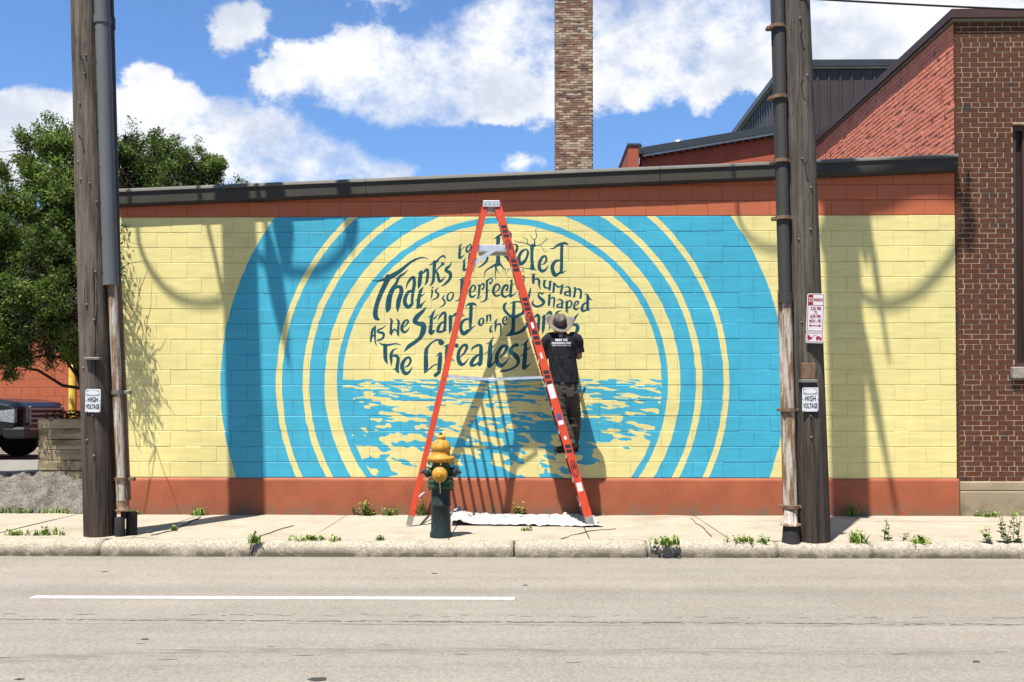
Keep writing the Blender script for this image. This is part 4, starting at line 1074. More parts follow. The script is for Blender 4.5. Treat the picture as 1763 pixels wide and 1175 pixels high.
m = MB(); m.lathe((a.x + .06, YA + .13, -.01), [(.06, 0), (.06, .26)], 16); m.lathe((a.x, YA + .05, .18), [(.03, 0), (.03, .13)], 10); m.build('stub', m_stub, pl)
# small wooden block above the plate
p = at(162, 618, YLp - rL(2) * .98)
m = MB(); m.box(p.x - .09, p.x + .075, p.y - .05, p.y + .03, p.z - .014, p.z + .014, ch=.004); m.build('bracket', m_bolt, pl)

def hv_sign(cx, cy, Y, label, tilt=0.0):
    c = at(cx, cy, Y); w, h = .168, .254
    root = empty('warning_sign', c, label, 'sign')
    xd = Vector((math.cos(tilt), 0, math.sin(tilt))); zd = Vector((-math.sin(tilt), 0, math.cos(tilt)))
    def P(u, v, d=0): return c + xd * u + zd * v + Vector((0, -d, 0))
    m = MB()
    k = []
    for (sx, sz, a0_) in ((1, 1, 0), (-1, 1, 90), (-1, -1, 180), (1, -1, 270)):
        for j in range(4):
            a = math.radians(a0_ + j * 30); k.append((sx * (w / 2 - .012) + .012 * math.cos(a), sz * (h / 2 - .012) + .012 * math.sin(a)))
    n = len(k); vs = [P(u, v, .0025) for u, v in k] + [P(u, v, 0) for u, v in k]
    m.add(vs, [tuple(range(n - 1, -1, -1)), tuple(range(n, 2 * n))] + [(i, (i + 1) % n, (i + 1) % n + n, i + n) for i in range(n)])
    m.build('plate', m_signw, root)
    m = MB()                                               # dark band with a white oval in it
    bx = [(-.072, .054), (.072, .054), (.072, .112), (-.072, .112)]
    m.add([P(u, v, .004) for u, v in bx] + [P(u, v, .0025) for u, v in bx], [(0, 1, 2, 3), (0, 4, 5, 1), (1, 5, 6, 2), (2, 6, 7, 3), (3, 7, 4, 0)]); m.build('band', m_greyol, root)
    m = MB(); ov = [(.068 * math.cos(2 * math.pi * j / 24), .084 + .024 * math.sin(2 * math.pi * j / 24)) for j in range(24)]
    m.add([P(u, v, .0055) for u, v in ov] + [P(u, v, .004) for u, v in ov], [tuple(range(24))] + [(i, i + 24, (i + 1) % 24 + 24, (i + 1) % 24) for i in range(24)]); m.build('oval', m_signw, root)
    m = MB(); place_text(m, 'HIGH', P(0, .008, .003), .078, xd, zd, .62, .0010); place_text(m, 'VOLTAGE', P(0, -.068, .003), .074, xd, zd, .46, .0010)
    m.build('lettering', m_black, root)
    m = MB()
    for u, v in ((-.075, .118), (.075, .0), (-.075, 0), (.075, -.112), (-.06, -.118)): m.lathe(P(u, v, .002), [(.006, 0), (.004, .004)], 8, axis=(0, -1, 0))
    m.build('rivets', m_rusto, root)['kind'] = 'stuff'
    return root
hv_sign(160, 690, YLp - rL(1.5) - .012, 'white high voltage plate on the left pole beside the planter', -.01)

# right pole
mR, axR, rR = pole_geo(1401, 931, .175, 1368, 0, seed=8, rt=.135)
pr_ = empty('utility_pole', axR(0), 'right weathered utility pole with black pipe, rusty pipes and parking sign', 'utility pole', 'wooden utility poles at the kerb')
mR.build('pole', m_pole2, pr_)
YRp = axR(0).y
knots(axR, rR, [(1377, 32, 'bolt'), (1390, 130, 'bolt'), (1379, 146, 'step'), (1381, 274, 'bolt'), (1385, 285, 'step'), (1396, 323, 'bolt'), (1395, 395, 'bolt'), (1376, 412, 'bolt'), (1381, 555, 'bolt'), (1395, 716, 'bolt'), (1396, 753, 'bolt'), (1378, 60, 'step')], pr_)
YB = YRp - .10
conduit('pipe', (1340, 0), (1352, 516), .064, m_blackp, YB, pr_, 13.0)
conduit('pipe', (1331, 0), (1345, 500), .030, m_blackp, YB + .05, pr_, 13.0)
conduit('pipe', (1353.5, 512), (1364, 885), .056, m_rustw, YB, pr_)
conduit('pipe', (1343.5, 500), (1353, 885), .030, m_rustw, YB + .03, pr_)
conduit('coupling', (1352, 505), (1352.3, 522), .076, m_blackp, YB, pr_)
for y in (47, 168, 278, 376, 706, 873):
    x = 1337 + y * .030
    a = at(x, y, YB)
    m = MB(); m.lathe(a - Vector((0, 0, .018)), [(.085 if y < 500 else .078, 0), (.085 if y < 500 else .078, .036)], 18); m.box(a.x - .11, a.x + .13, a.y + .0, a.y + .08, a.z - .016, a.z + .016, ch=.003); m.build('pipe_clamp', m_rusto, pr_)
a = at(1361, 905, YB)
m = MB(); m.lathe((a.x, YB, a.z), [(.105, 0), (.105, .02), (.075, .03), (.07, .12), (.058, .16)], 18); m.build('flange', m_rustw, pr_)
m = MB(); m.lathe((a.x + .005, YB, -.02), [(.10, 0), (.09, .08), (.082, a.z + .02)], 18); m.build('stub', m_stub, pr_)
# rusty box and shelf above the plate
Ys = YRp - rR(1.8) - .005
p = at(1392, 639, Ys)
m = MB(); m.box(p.x - .07, p.x + .07, Ys - .012, Ys + .10, p.z - .085, p.z + .085, ch=.004); m.build('rusty_plate', m_rusto, pr_)
m = MB(); m.box(p.x - .09, p.x + .085, Ys - .03, Ys + .10, p.z - .125, p.z - .09, ch=.006); m.build('bracket', m_bolt, pr_)
hv_sign(1395, 688, YRp - rR(1.5) - .012, 'white high voltage plate low on the right pole under the rusty plate', .0)
def parking_signs():
    Y = YRp - rR(2.5) - .045
    c = at(1404, 539, Y); tlt = math.radians(-2.5); yaw = math.radians(12)
    xd = Vector((math.cos(yaw) * math.cos(tlt), -math.sin(yaw), math.sin(tlt))).normalized(); zd = Vector((-math.sin(tlt) * 1, 0, math.cos(tlt))).normalized()
    w = .178; nrm = xd.cross(zd)
    def sign(name, c, h, label, fill):
        root = empty(name, c, label, 'sign')
        def P(u, v, d=0): return c + xd * u + zd * v + nrm * d
        def rr_(w_, h_, r, d0, d1, mb):
            k = []
            for (sx, sz, a0_) in ((1, 1, 0), (-1, 1, 90), (-1, -1, 180), (1, -1, 270)):
                for j in range(4):
                    a = math.radians(a0_ + j * 30); k.append((sx * (w_ / 2 - r) + r * math.cos(a), sz * (h_ / 2 - r) + r * math.sin(a)))
            n = len(k)
            mb.add([P(u, v, d1) for u, v in k] + [P(u, v, d0) for u, v in k], [tuple(range(n)), tuple(range(2 * n - 1, n - 1, -1))] + [(i, (i + 1) % n, (i + 1) % n + n, i + n) for i in range(n)])
        m = MB(); rr_(w, h, .018, -.002, 0, m); m.build('plate', m_ret, root)
        m = MB(); rr_(w - .018, h - .018, .014, 0, .0008, m); m.build('border', m_redp, root)
        m = MB(); rr_(w - .030, h - .030, .010, .0008, .0016, m); m.build('field', m_ret, root)
        m = MB(); fill(m, P, h); m.build('lettering', m_redp, root)
        return root
    def f1(m, P, h):
        def rect(u0, u1, v0, v1): m.add([P(u0, v0, .0024), P(u1, v0, .0024), P(u1, v1, .0024), P(u0, v1, .0024), P(u0, v0, .0016), P(u1, v0, .0016), P(u1, v1, .0016), P(u0, v1, .0016)], [(0, 1, 2, 3), (0, 4, 5, 1), (1, 5, 6, 2), (2, 6, 7, 3), (3, 7, 4, 0)])
        t = h / 2
        rect(-.074, -.028, t - .042, t - .014); rect(-.074, -.028, t - .118, t - .088); rect(-.074, .074, t - .126, t - .120)
        place_text(m, 'NO', P(-.052, t - .066, .0018), .050, xd, zd, .62, .001)
        place_text(m, 'PARKING', P(.022, t - .066, .0018), .044, xd, zd, .50, .001)
        place_text(m, '3:30 PM', P(0, t - .158, .0018), .052, xd, zd, .62, .0008)
        place_text(m, 'TO', P(0, t - .198, .0018), .034, xd, zd, .7, .0005)
        place_text(m, '6:00 PM', P(0, t - .240, .0018), .052, xd, zd, .62, .0008)
        place_text(m, 'MON - FRI', P(0, t - .290, .0018), .050, xd, zd, .52, .0008)
        v = t - .338; rect(-.045, .045, v - .005, v + .005)
        for s in (-1, 1): m.add([P(s * .064, v, .0024), P(s * .04, v + .017, .0024), P(s * .04, v - .017, .0024), P(s * .064, v, .0016), P(s * .04, v + .017, .0016), P(s * .04, v - .017, .0016)], [(0, 1, 2), (3, 5, 4), (0, 3, 4, 1), (1, 4, 5, 2), (2, 5, 3, 0)])
    def f2(m, P, h):
        def poly(pts):
            n = len(pts); m.add([P(u, v, .0024) for u, v in pts] + [P(u, v, .0016) for u, v in pts], [tuple(range(n))] + [(i, i + n, (i + 1) % n + n, (i + 1) % n) for i in range(n)])
        poly([(-.070, -.018), (-.026, -.018), (-.026, .004), (-.040, .006), (-.050, .026), (-.070, .026)])          # truck
        poly([(-.030, -.010), (-.024, -.010), (.004, .028), (-.002, .032)]); poly([(-.002, .032), (.004, .028), (.030, .012), (.030, .018)])
        poly([(.014, -.014), (.070, -.014), (.070, .002), (.056, .006), (.046, .018), (.028, .016), (.014, .004)])
        for u in (-.056, .028, .058): poly([(u + .010 * math.cos(2 * math.pi * j / 12), -.020 + .010 * math.sin(2 * math.pi * j / 12)) for j in range(12)])
    sign('parking_sign', c, .405, 'red and white no parking sign with hours on the right pole', f1)
    c2 = c - zd * (.405 / 2 + .055 + .004)
    sign('towing_sign', c2, .112, 'small red and white tow away sign under the no parking sign', f2)
    m = MB(); m.bar(c + Vector((0, .03, .16)), c + Vector((.0, .03, -.27)), .03, .02); m.bar(c + Vector((0, .02, .1)), c + Vector((-.02, .10, .1)), .02, .02); m.build('sign_bracket', m_bolt, pr_)
parking_signs()

# hardware on the pole tops: it is above the frame but its shadows lie on the wall
def src(px, py, Y):
    w = at(px, py, 0); t = -Y
    return Vector((w.x - KX * t, Y, w.z + KZ * t))
m_por = mat('brown_porcelain', (.10, .05, .035), .2, spec=.6)
m_gal2 = mat('grey_hardware', (.25, .26, .27), .5, metallic=.3)
def cable(name, pts, Y, r, parent, mat_=None, fx=None):
    P = [src(x, y, Y) for x, y in pts]
    Q = []
    for i in range(len(P) - 1):
        a, b_, c_, d_ = P[max(0, i - 1)], P[i], P[i + 1], P[min(len(P) - 1, i + 2)]
        for k in range(6):
            t = k / 6
            Q.append(.5 * ((2 * b_) + (c_ - a) * t + (2 * a - 5 * b_ + 4 * c_ - d_) * t * t + (3 * b_ - a - 3 * c_ + d_) * t ** 3))
    Q.append(P[-1])
    return MB().tube(Q, r, 8).build(name, mat_ or m_cable, parent)
cable('jumper_cable', [(236, 372), (240, 420), (262, 470), (300, 510), (345, 524), (386, 518), (404, 500)], YLp + .02, .027, pl)
cable('jumper_cable', [(405, 415), (430, 433), (470, 460), (510, 470), (550, 466), (585, 440), (602, 400), (604, 330)], YLp, .035, pl)
cable('riser_cable', [(352, 350), (357, 385), (372, 450), (384, 510), (396, 545)], YLp + .05, .028, pl)
def pothead(px0, py0, px1, py1, Y, r, parent):
    a, b_ = src(px0, py0, Y), src(px1, py1, Y); d = b_ - a
    rr_ = [r * .35, r * .9, r * 1.15, r, r * .8, r * .5, r * .25]
    MB().tube([a + d * (k / 6) for k in range(7)], rr_, 12).build('cable_terminal', m_por, parent)
pothead(484, 340, 492, 470, YLp - .1, .12, pl)
pothead(603, 345, 604, 432, YLp + .1, .085, pl)
def mast(px0, py0, px1, py1, z, parent, r=.03, head=None):
    w0, w1 = at(px0, py0, 0), at(px1, py1, 0)
    t0, t1 = (z - w0.z) / KZ, (z - w1.z) / KZ
    a, b_ = Vector((w0.x - KX * t0, -t0, z)), Vector((w1.x - KX * t1, -t1, z))
    MB().tube([a, b_], [r, r * .9], 8).build('mast_arm', m_gal2, parent)
    if head:
        d = (b_ - a).normalized(); s = b_ - d * head[1]
        MB().tube([s + d * head[1] * k / 7 for k in range(8)], [r, head[0] * .7, head[0], head[0], head[0] * .95, head[0] * .7, head[0] * .4, .012], 12, sq=.6).build('lamp_head', m_gal2, parent)
mast(452, 352, 498, 628, 4.05 - KZ * YLp, pl, .034, (.11, .62))
mast(1474, 520, 1545, 890, 2.75 - KZ * YRp, pr_, .035, (.065, 1.1))
mast(1490, 352, 1531, 622, 4.05 - KZ * YRp, pr_, .03, (.045, .7))
zt_r = axR(6.5)
MB().tube([axR(z_) + Vector((rR(z_) + .035, -.03, 0)) for z_ in (6.45, 6.6, 8, 9.5, 11, 12.6)], [.03, .055, .055, .055, .05, .04], 12).build('added_shadow_pipe', m_blackp, pr_)  # unseen pipe added above the frame to widen the pole's shadow
cable('jumper_cable', [(1268, 330), (1272, 375), (1290, 410), (1325, 428), (1370, 425), (1425, 395)], YRp, .022, pr_)
cable('jumper_cable', [(1482, 508), (1510, 522), (1545, 522), (1590, 498), (1640, 440), (1662, 380), (1668, 300)], YRp, .034, pr_)
cable('jumper_cable', [(1475, 356), (1520, 350), (1560, 330), (1600, 322), (1650, 335), (1672, 372), (1668, 420)], YRp + .1, .05, pr_)
cable('jumper_cable', [(1390, 322), (1425, 345), (1440, 372)], YRp - .05, .04, pr_)
pothead(1482, 340, 1490, 452, YRp - .12, .10, pr_)
pothead(1422, 384, 1416, 440, YRp, .05, pr_)
for ax_, par, L in ((axL, pl, 1.2), (axR, pr_, 1.25)):
    c = ax_(13.0)
    MB().box(c.x - L, c.x + L, c.y - .19, c.y - .10, 12.95, 13.07, ch=.008).build('crossarm', m_pole2, par)
    for k in (-1.05, -.5, .5, 1.05):
        MB().lathe((c.x + k, c.y - .145, 13.07), [(.02, 0), (.02, .06), (.055, .07), (.035, .10), (.05, .12), (.03, .17)], 12).build('insulator', m_por, par)
wr_ = empty('overhead_wire', at(1390, -1, -2.2), 'thin black overhead wire running right from the right pole', 'wire')
m = MB(); P = []
a, b_ = at(1376, -3, YRp - .15), at(1763, 9, YRp - .15)
for k in range(30):
    t = k / 10; p = a.lerp(b_, t); p.z += -.30 * t * (1 - t / 3) * .25; P.append(p)
m.tube(P, .011, 6); m.build('cable', m_cable, wr_)

# ------------------------------------------------------------------ fire hydrant
m_hy = mat('hydrant_yellow', (.58, .29, .035), .5, col2=(.50, .22, .022), scale=7, spots=(.24, .12, .05), sscale=20, sth=.60, bump=.6, bscale=45, coat=.1)
m_hg = mat('hydrant_green', (.030, .075, .035), .45, col2=(.018, .048, .024), scale=9, spots=(.16, .14, .09), sscale=30, sth=.66, bump=.4, bscale=45)
m_hd = mat('hydrant_barrel', (.020, .034, .032), .45, col2=(.013, .022, .022), scale=8, spots=(.09, .10, .10), sscale=34, sth=.66, bump=.4, bscale=45)
m_hb = mat('hydrant_cap_black', (.02, .024, .028), .4, col2=(.05, .055, .06), scale=20, bump=.3)
hb = onz(759, 924, 0); HY = hb.y
hy = empty('fire_hydrant', (hb.x, HY, 0), 'green fire hydrant with yellow bonnet and yellow front cap at the kerb', 'fire hydrant')
hs = (at(759, 700, HY) - at(760, 700, HY)).length                     # metres per photo pixel there
def hz(py): return at(759, py, HY).z
H = lambda r, py: (r * hs, hz(py))
c = (hb.x, HY, 0)
m = MB(); m.lathe(c, [(19 * hs, -.02), (19 * hs, hz(918)), H(17, 914), H(16.5, 872), H(17.2, 871), H(17.2, 868), H(16.5, 867), H(16.5, 841)], 32); m.build('barrel', m_hd, hy)
m = MB(); m.lathe(c, [H(21, 841), H(22.5, 839), H(22.5, 834), H(20.5, 833), H(20.5, 832), H(22.5, 831), H(22.5, 827), H(17, 825)], 32)
m.build('flange', m_hg, hy)
m = MB()
for k in range(8):
    a = 2 * math.pi * (k + .3) / 8; m.lathe((c[0] + math.cos(a) * 19.5 * hs, HY + math.sin(a) * 19.5 * hs, hz(844)), [(.010, 0), (.010, (844 - 823) * hs)], 6)
m.build('flange_bolts', m_hd, hy)
m = MB(); m.lathe(c, [H(16.5, 826), H(16, 800), H(17, 794), H(20, 792)], 32); m.build('body', m_hg, hy)
m = MB(); m.lathe(c, [H(19.5, 796), H(23.5, 793), H(24, 789), H(22, 786), H(16, 784.5), H(15.5, 776), H(17, 774), H(16.8, 769), H(14, 762), H(9.5, 758), H(7.5, 757), H(7, 756), H(8.5, 754), H(8, 752), H(5, 750), H(3, 749)], 32)
m.build('bonnet', m_hy, hy)
m = MB()
for k in range(8):
    a = 2 * math.pi * (k + .1) / 8; m.lathe((c[0] + math.cos(a) * 20.6 * hs, HY + math.sin(a) * 20.6 * hs, hz(800)), [(.011, 0), (.011, (800 - 785.5) * hs)], 6)
m.build('bonnet_bolts', m_hy, hy)
m = MB(); m.lathe((c[0], HY, hz(750)), [(.019, 0), (.017, .03)], 5); m.build('operating_nut', m_hb, hy)
zc = hz(813)
for s in (-1, 1):
    m = MB(); m.lathe((c[0], HY, zc), [(.05, .07), (.052, .13), (.055, .135)], 20, axis=(s, 0, 0)); m.build('side_nozzle', m_hg, hy)
    m = MB(); m.lathe((c[0] + s * .135, HY, zc), [(.060, 0), (.062, .03), (.045, .045), (.03, .05), (.02, .052), (.018, .09)], 20, axis=(s, 0, 0)); m.build('side_cap', m_hb, hy)
zf = hz(816)
m = MB(); m.lathe((c[0], HY, zf), [(.075, .06), (.078, .145)], 28, axis=(0, -1, 0)); m.build('front_nozzle', m_hg, hy)
m = MB(); m.lathe((c[0], HY - .145, zf), [(.083, 0), (.086, .012), (.080, .03), (.06, .042), (.03, .048), (.03, .052)], 28, axis=(0, -1, 0)); fc_ = m.build('front_cap', m_hy, hy)
m = MB(); m.lathe((c[0], HY - .19, zf), [(.024, 0), (.020, .045)], 5, axis=(0, -1, 0)); m.build('cap_nut', m_hy, fc_)
m_chain = mat('chain_steel', (.45, .43, .38), .4, metallic=.7)
m = MB()
for k in range(8): m.tube([(c[0] + .005 + (.004 if k % 2 else -.004), HY - .2 + .01 * k, zf - .06 - .018 * k), (c[0] + .005 - (.004 if k % 2 else -.004), HY - .195 + .01 * k, zf - .078 - .018 * k)], .006, 5)
m.build('chain', m_chain, hy)

# ------------------------------------------------------------------ step ladder
m_or = mat('orange_fibreglass', (.60, .058, .014), .42, col2=(.47, .040, .010), scale=7, stretch=(1, 1, .5), spec=.4, bump=.12, bscale=120, spots=(.30, .07, .04), sscale=16, sth=.66)
m_alu = mat('aluminium', (.62, .62, .64), .35, col2=(.48, .48, .50), metallic=.55, scale=12)
m_shoe = mat('grey_ladder_foot', (.30, .27, .24), .6, col2=(.2, .18, .17), scale=30)
m_lab = mat('white_sticker', (.75, .75, .74), .5, col2=(.6, .6, .62), scale=40)
m_blab = mat('blue_sticker', (.05, .10, .35), .5)
YN, YF = onz(1018, 907, 0).y + .0, -.13                                # near and far feet
LF = onz(706, 904, 0); RF = onz(1018, 907, 0)
YTN, YTF = -.82, -.49
tz = at(846, 347, (YTN + YTF) / 2).z
tl = at(836, 352, YTN); tr = at(856, 352, YTN)
ld = empty('step_ladder', ((LF.x + RF.x) / 2, (YN + YF) / 2, 0), 'tall orange fibreglass step ladder standing open in front of the mural', 'ladder')
def railp(side, near, z):                                               # a point on a rail axis
    f = LF if side == 'l' else RF; top = tl if side == 'l' else tr
    t = z / top.z
    y0, y1 = (YN, YTN) if near else (YF, YTF)
    sx = (-.10 + .06 * t) if (side == 'l' and not near) else 0
    return Vector((f.x + (top.x - f.x) * t + sx, y0 + (y1 - y0) * t, z))
RW = {'l': .068, 'r': .096}
for side in 'lr':
    for near in (True, False):
        a, b_ = railp(side, near, .0), railp(side, near, tl.z + .02)
        d = (b_ - a).normalized(); w = RW[side]; yo = 1 if near else -1
        xa = Vector((d.z, 0, -d.x)).normalized()
        m = MB()
        s0, s1 = a + d * .10, b_
        th = .007; fl = .032
        def pl_(o1, o2, q1, q2):                                      # slab between offsets along xa and Y
            vs = []
            for p in (s0, s1):
                for (ox, oy) in ((o1, q1), (o2, q1), (o2, q2), (o1, q2)): vs.append(p + xa * ox + Vector((0, oy * yo, 0)))
            m.add(vs, [(3, 2, 1, 0), (4, 5, 6, 7), (0, 1, 5, 4), (1, 2, 6, 5), (2, 3, 7, 6), (3, 0, 4, 7)])
        pl_(-w / 2, w / 2, 0, th); pl_(-w / 2, -w / 2 + th, th + .0005, fl); pl_(w / 2 - th, w / 2, th + .0005, fl)
        m.build('rail', m_or, ld)
        m = MB(); vs = []
        e0 = a; 
        for p, ww in ((a, w * 1.06), (a + d * .125, w * 1.04)):
            for (ox, oy) in ((-ww / 2, -.004), (ww / 2, -.004), (ww / 2, .04), (-ww / 2, .04)): vs.append(p + xa * ox + Vector((0, oy * yo, 0)))
        for v in vs[:4]: v.z = .012
        m.add(vs, [(3, 2, 1, 0), (4, 5, 6, 7), (0, 1, 5, 4), (1, 2, 6, 5), (2, 3, 7, 6), (3, 0, 4, 7)]); m.build('foot', m_shoe, ld)
STEPZ = [.27 + .2865 * k for k in range(13)]
for k, z in enumerate(STEPZ):
    a, b_ = railp('r', True, z), railp('r', False, z)
    m = MB()
    m.box(a.x - .045, a.x + .045, a.y + .010, b_.y - .010, z - .004, z + .004); m.box(a.x - .045, a.x - .041, a.y + .010, b_.y - .010, z - .028, z - .0045); m.box(a.x + .041, a.x + .045, a.y + .010, b_.y - .010, z - .028, z - .0045)
    m.build('step', m_alu, ld)
    m = MB(); m.box(a.x - .058, a.x - .047, a.y + .006, a.y + .05, z - .035, z + .02, ch=.002); m.build('step_bracket', m_alu, ld)
for k in range(13):
    z = .30 + .2865 * k
    a, b_ = railp('l', True, z), railp('l', False, z)
    m = MB(); m.box(a.x - .018, a.x + .018, a.y + .009, b_.y - .009, z - .012, z + .012, ch=.003); m.build('rung', m_alu, ld)
# diagonal braces of the rear section
for z0, z1 in ((.3, .87), (.3, .87)):
    pass
m = MB(); m.bar(railp('l', True, .30) + Vector((0, .02, 0)), railp('l', False, .86) - Vector((0, .02, 0)), .02, .004); m.build('brace', m_alu, ld)
m = MB(); m.bar(railp('r', True, .27) + Vector((0, .03, -.02)), railp('r', True, .27).lerp(railp('r', False, .27), .35) + Vector((-.02, 0, -.02)), .02, .004); m.build('brace', m_alu, ld)
# spreaders: near and far
for near in (True, False):
    yo = .02 if near else -.02
    L, Rr = at(772, 648, YN * .88 if near else -.2), at(934, 650, YN * .88 if near else -.2)
    zsp = L.z
    L = railp('l', near, zsp) + Vector((0.02, yo, 0)); Rr = railp('r', near, zsp - .01) + Vector((-.02, yo, 0))
    mid = L.lerp(Rr, .46) + Vector((0, 0, -.035))
    m = MB(); m.bar(L, mid, .006, .030); m.bar(mid + Vector((-.03, .007, 0)), Rr + Vector((0, .007, 0)), .006, .030); m.box(mid.x - .04, mid.x + .04, mid.y - .008, mid.y + .014, mid.z - .022, mid.z + .012, ch=.003)
    m.tube([mid + Vector((0, -.012, -.01)), mid + Vector((0, .02, -.01))], .012, 10); m.build('spreader', m_alu, ld)
# pail shelf high up
zs = at(840, 428, -.8).z
L, Rr = railp('l', True, zs), railp('r', True, zs)
L2, R2 = railp('l', False, zs), railp('r', False, zs)
m = MB(); m.box(L.x + .02, Rr.x - .04, L.y + .05, L2.y - .05, zs - .012, zs + .012); m.box(L.x - .02, Rr.x - .03, L.y + .02, L.y + .048, zs - .045, zs + .035, ch=.004); m.box(L.x + .02, Rr.x - .04, L2.y - .045, L2.y - .02, zs - .04, zs + .03); m.build('shelf', m_alu, ld)
for dz in (0, -.06):
    a = railp('l', True, zs - .20 + dz * .6) + Vector((.01, .02, 0)); b_ = Vector((L.x + (Rr.x - L.x) * .62, L.y - .004, zs + .01 + dz * .5))
    MB().bar(a, b_, .006, .026).build('shelf_brace', m_alu, ld)
m = MB(); cxx = (tl.x + tr.x) / 2; zc_ = tl.z
m.box(cxx - .105, cxx + .105, YTN - .02, YTF + .02, zc_ + .02, zc_ + .045, ch=.008); m.box(cxx - .105, cxx + .105, YTN - .02, YTN - .008, zc_ - .035, zc_ + .019, ch=.003); m.box(cxx - .105, cxx + .105, YTF + .008, YTF + .02, zc_ - .035, zc_ + .019, ch=.003)
m.build('top_cap', m_alu, ld)
m = MB()
for u in (-.07, -.02, .04, .075): m.lathe((cxx + u, YTN - .020, zc_ + .0), [(.007, 0), (.005, .006)], 8, axis=(0, -1, 0))
m.build('rivets', m_bolt, ld)['kind'] = 'stuff'
# print on the near right rail
dR = (railp('r', True, 3) - railp('r', True, 0)).normalized(); xR = Vector((dR.z, 0, -dR.x)).normalized()
def RP(u, z, off=-.0012):
    p = railp('r', True, z); return p + xR * u + Vector((0, off, 0))
def zr(px, py): return at(px, py, YN * .9).z
m = MB()
def slot(z, h=.042, w=.066):
    v = [RP(-w / 2, z), RP(w / 2, z - .012), RP(w / 2, z - .012 + h), RP(-w / 2, z + h)]
    q = [p + Vector((0, .0012, 0)) for p in v]
    m.add(v + q, [(0, 1, 2, 3), (0, 4, 5, 1), (1, 5, 6, 2), (2, 6, 7, 3), (3, 7, 4, 0)])
for grp in ((867, [383, 391, 399]), (885, [444, 452, 460]), (905, [512, 521, 529]), (918, [571, 580, 589]), (937, [640, 648, 658]), (980, [768, 776])):
    for y in grp[1]: slot(zr(grp[0], y) - .02)
def logo(z0, z1):
    zc = (z0 + z1) / 2; L = (z1 - z0) / 2; n = 28
    ring = [(0.038 * math.sin(2 * math.pi * j / n), L * math.cos(2 * math.pi * j / n)) for j in range(n)]
    ring2 = [(u * .72, v * .86) for u, v in ring]
    A = [RP(u, zc + v * dR.z) for u, v in ring]; B_ = [RP(u, zc + v * dR.z) for u, v in ring2]
    m.add(A + B_, [(i, (i + 1) % n, (i + 1) % n + n, i + n) for i in range(n)])
    place_text(m, 'WERNER', RP(0, zc, -.0006), .050, -dR if False else Vector((dR.x, 0, dR.z)) * -1, xR, 1.0 * (2 * L * .78) / .215 * .88, .0006, off=.0)
for y0, y1 in ((405, 442), (534, 570), (792, 822)): logo(zr(900, y1), zr(900, y0))
m.build('black_print', m_black, ld)['kind'] = 'stuff'
def sticker(px, py, w, h, mt, name='sticker'):
    z = zr(px, py); q = MB()
    v = [RP(-w / 2, z - h / 2, -.0015), RP(w / 2, z - h / 2, -.0015), RP(w / 2, z + h / 2, -.0015), RP(-w / 2, z + h / 2, -.0015)]
    k = [p + Vector((0, .0014, 0)) for p in v]
    q.add(v + k, [(0, 1, 2, 3), (0, 4, 5, 1), (1, 5, 6, 2), (2, 6, 7, 3), (3, 7, 4, 0)]); q.build(name, mt, ld)
sticker(949, 674, .07, .17, m_lab); sticker(963, 718, .05, .07, m_blab); sticker(965, 728, .06, .05, m_lab); sticker(1001, 838, .06, .10, m_lab); sticker(915, 559, .03, .075, m_lab); sticker(932, 612, .025, .07, m_lab); sticker(975, 754, .03, .04, m_lab)
m = MB()
for (px, py) in ((816, 443), (814, 448), (766, 649), (765, 653)):
    t_ = railp('l', True, zr(px, py)); m.lathe(t_ + Vector((0, 0, 0)), [(.009, 0), (.006, .007)], 8, axis=(0, -1, 0))
for z in STEPZ: m.lathe(RP(-.035, z, 0), [(.007, 0), (.005, .006)], 8, axis=(0, -1, 0))
m.build('rivets', m_bolt, ld)['kind'] = 'stuff'

# ------------------------------------------------------------------ drop cloth
m_cloth = mat('white_drop_cloth', (.50, .475, .45), .9, col2=(.38, .345, .32), scale=7, spots=(.42, .25, .18), sscale=11, sth=.73, bump=.4, bscale=70)
cloth = empty('drop_cloth', onz(900, 897, 0), 'crumpled white drop cloth spread under the ladder along the wall', 'drop cloth')
m = MB(); nX, nY = 150, 34; vs = []
P00, P10, P11, P01 = onz(775, 905, 0), onz(1036, 908, 0), onz(1020, 888, 0), onz(778, 888, 0)
for i in range(nX + 1):
    for j in range(nY + 1):
        s, t = i / nX, j / nY
        p = P00.lerp(P10, s).lerp(P01.lerp(P11, s), t)
        p.y += .05 * mnoise.noise(Vector((s * 9, 3, 0))) * (1 - t) + .0; p.x += .04 * mnoise.noise(Vector((t * 6, s * 3, 5)))
        w = Vector((p.x * 7, p.y * 9, 1))
        h = abs(mnoise.noise(w)) * .065 + abs(mnoise.noise(w * 2.3)) * .035 + abs(mnoise.noise(w * 5)) * .012
        ed = min(1, 5 * min(s, 1 - s, t * .8 + .02, (1 - t) * .9 + .02))
        heap = math.exp(-((s - .05) / .06) ** 2) * (1 - abs(t - .5)) * .12 + .012 * math.exp(-((s - .2) / .2) ** 2)
        heap *= (.65 + .8 * abs(mnoise.noise(w * 2.2 + Vector((4, 4, 4)))))
        p.z = .006 + h * (.35 + .65 * ed) + heap
        p.y = min(p.y, -.03)
        vs.append(p)
m.add(vs, [(i * (nY + 1) + j, (i + 1) * (nY + 1) + j, (i + 1) * (nY + 1) + j + 1, i * (nY + 1) + j + 1) for i in range(nX) for j in range(nY)], True)
o = m.build('sheet', m_cloth, cloth, fix=False)
sm = o.modifiers.new('thickness', 'SOLIDIFY'); sm.thickness = .003
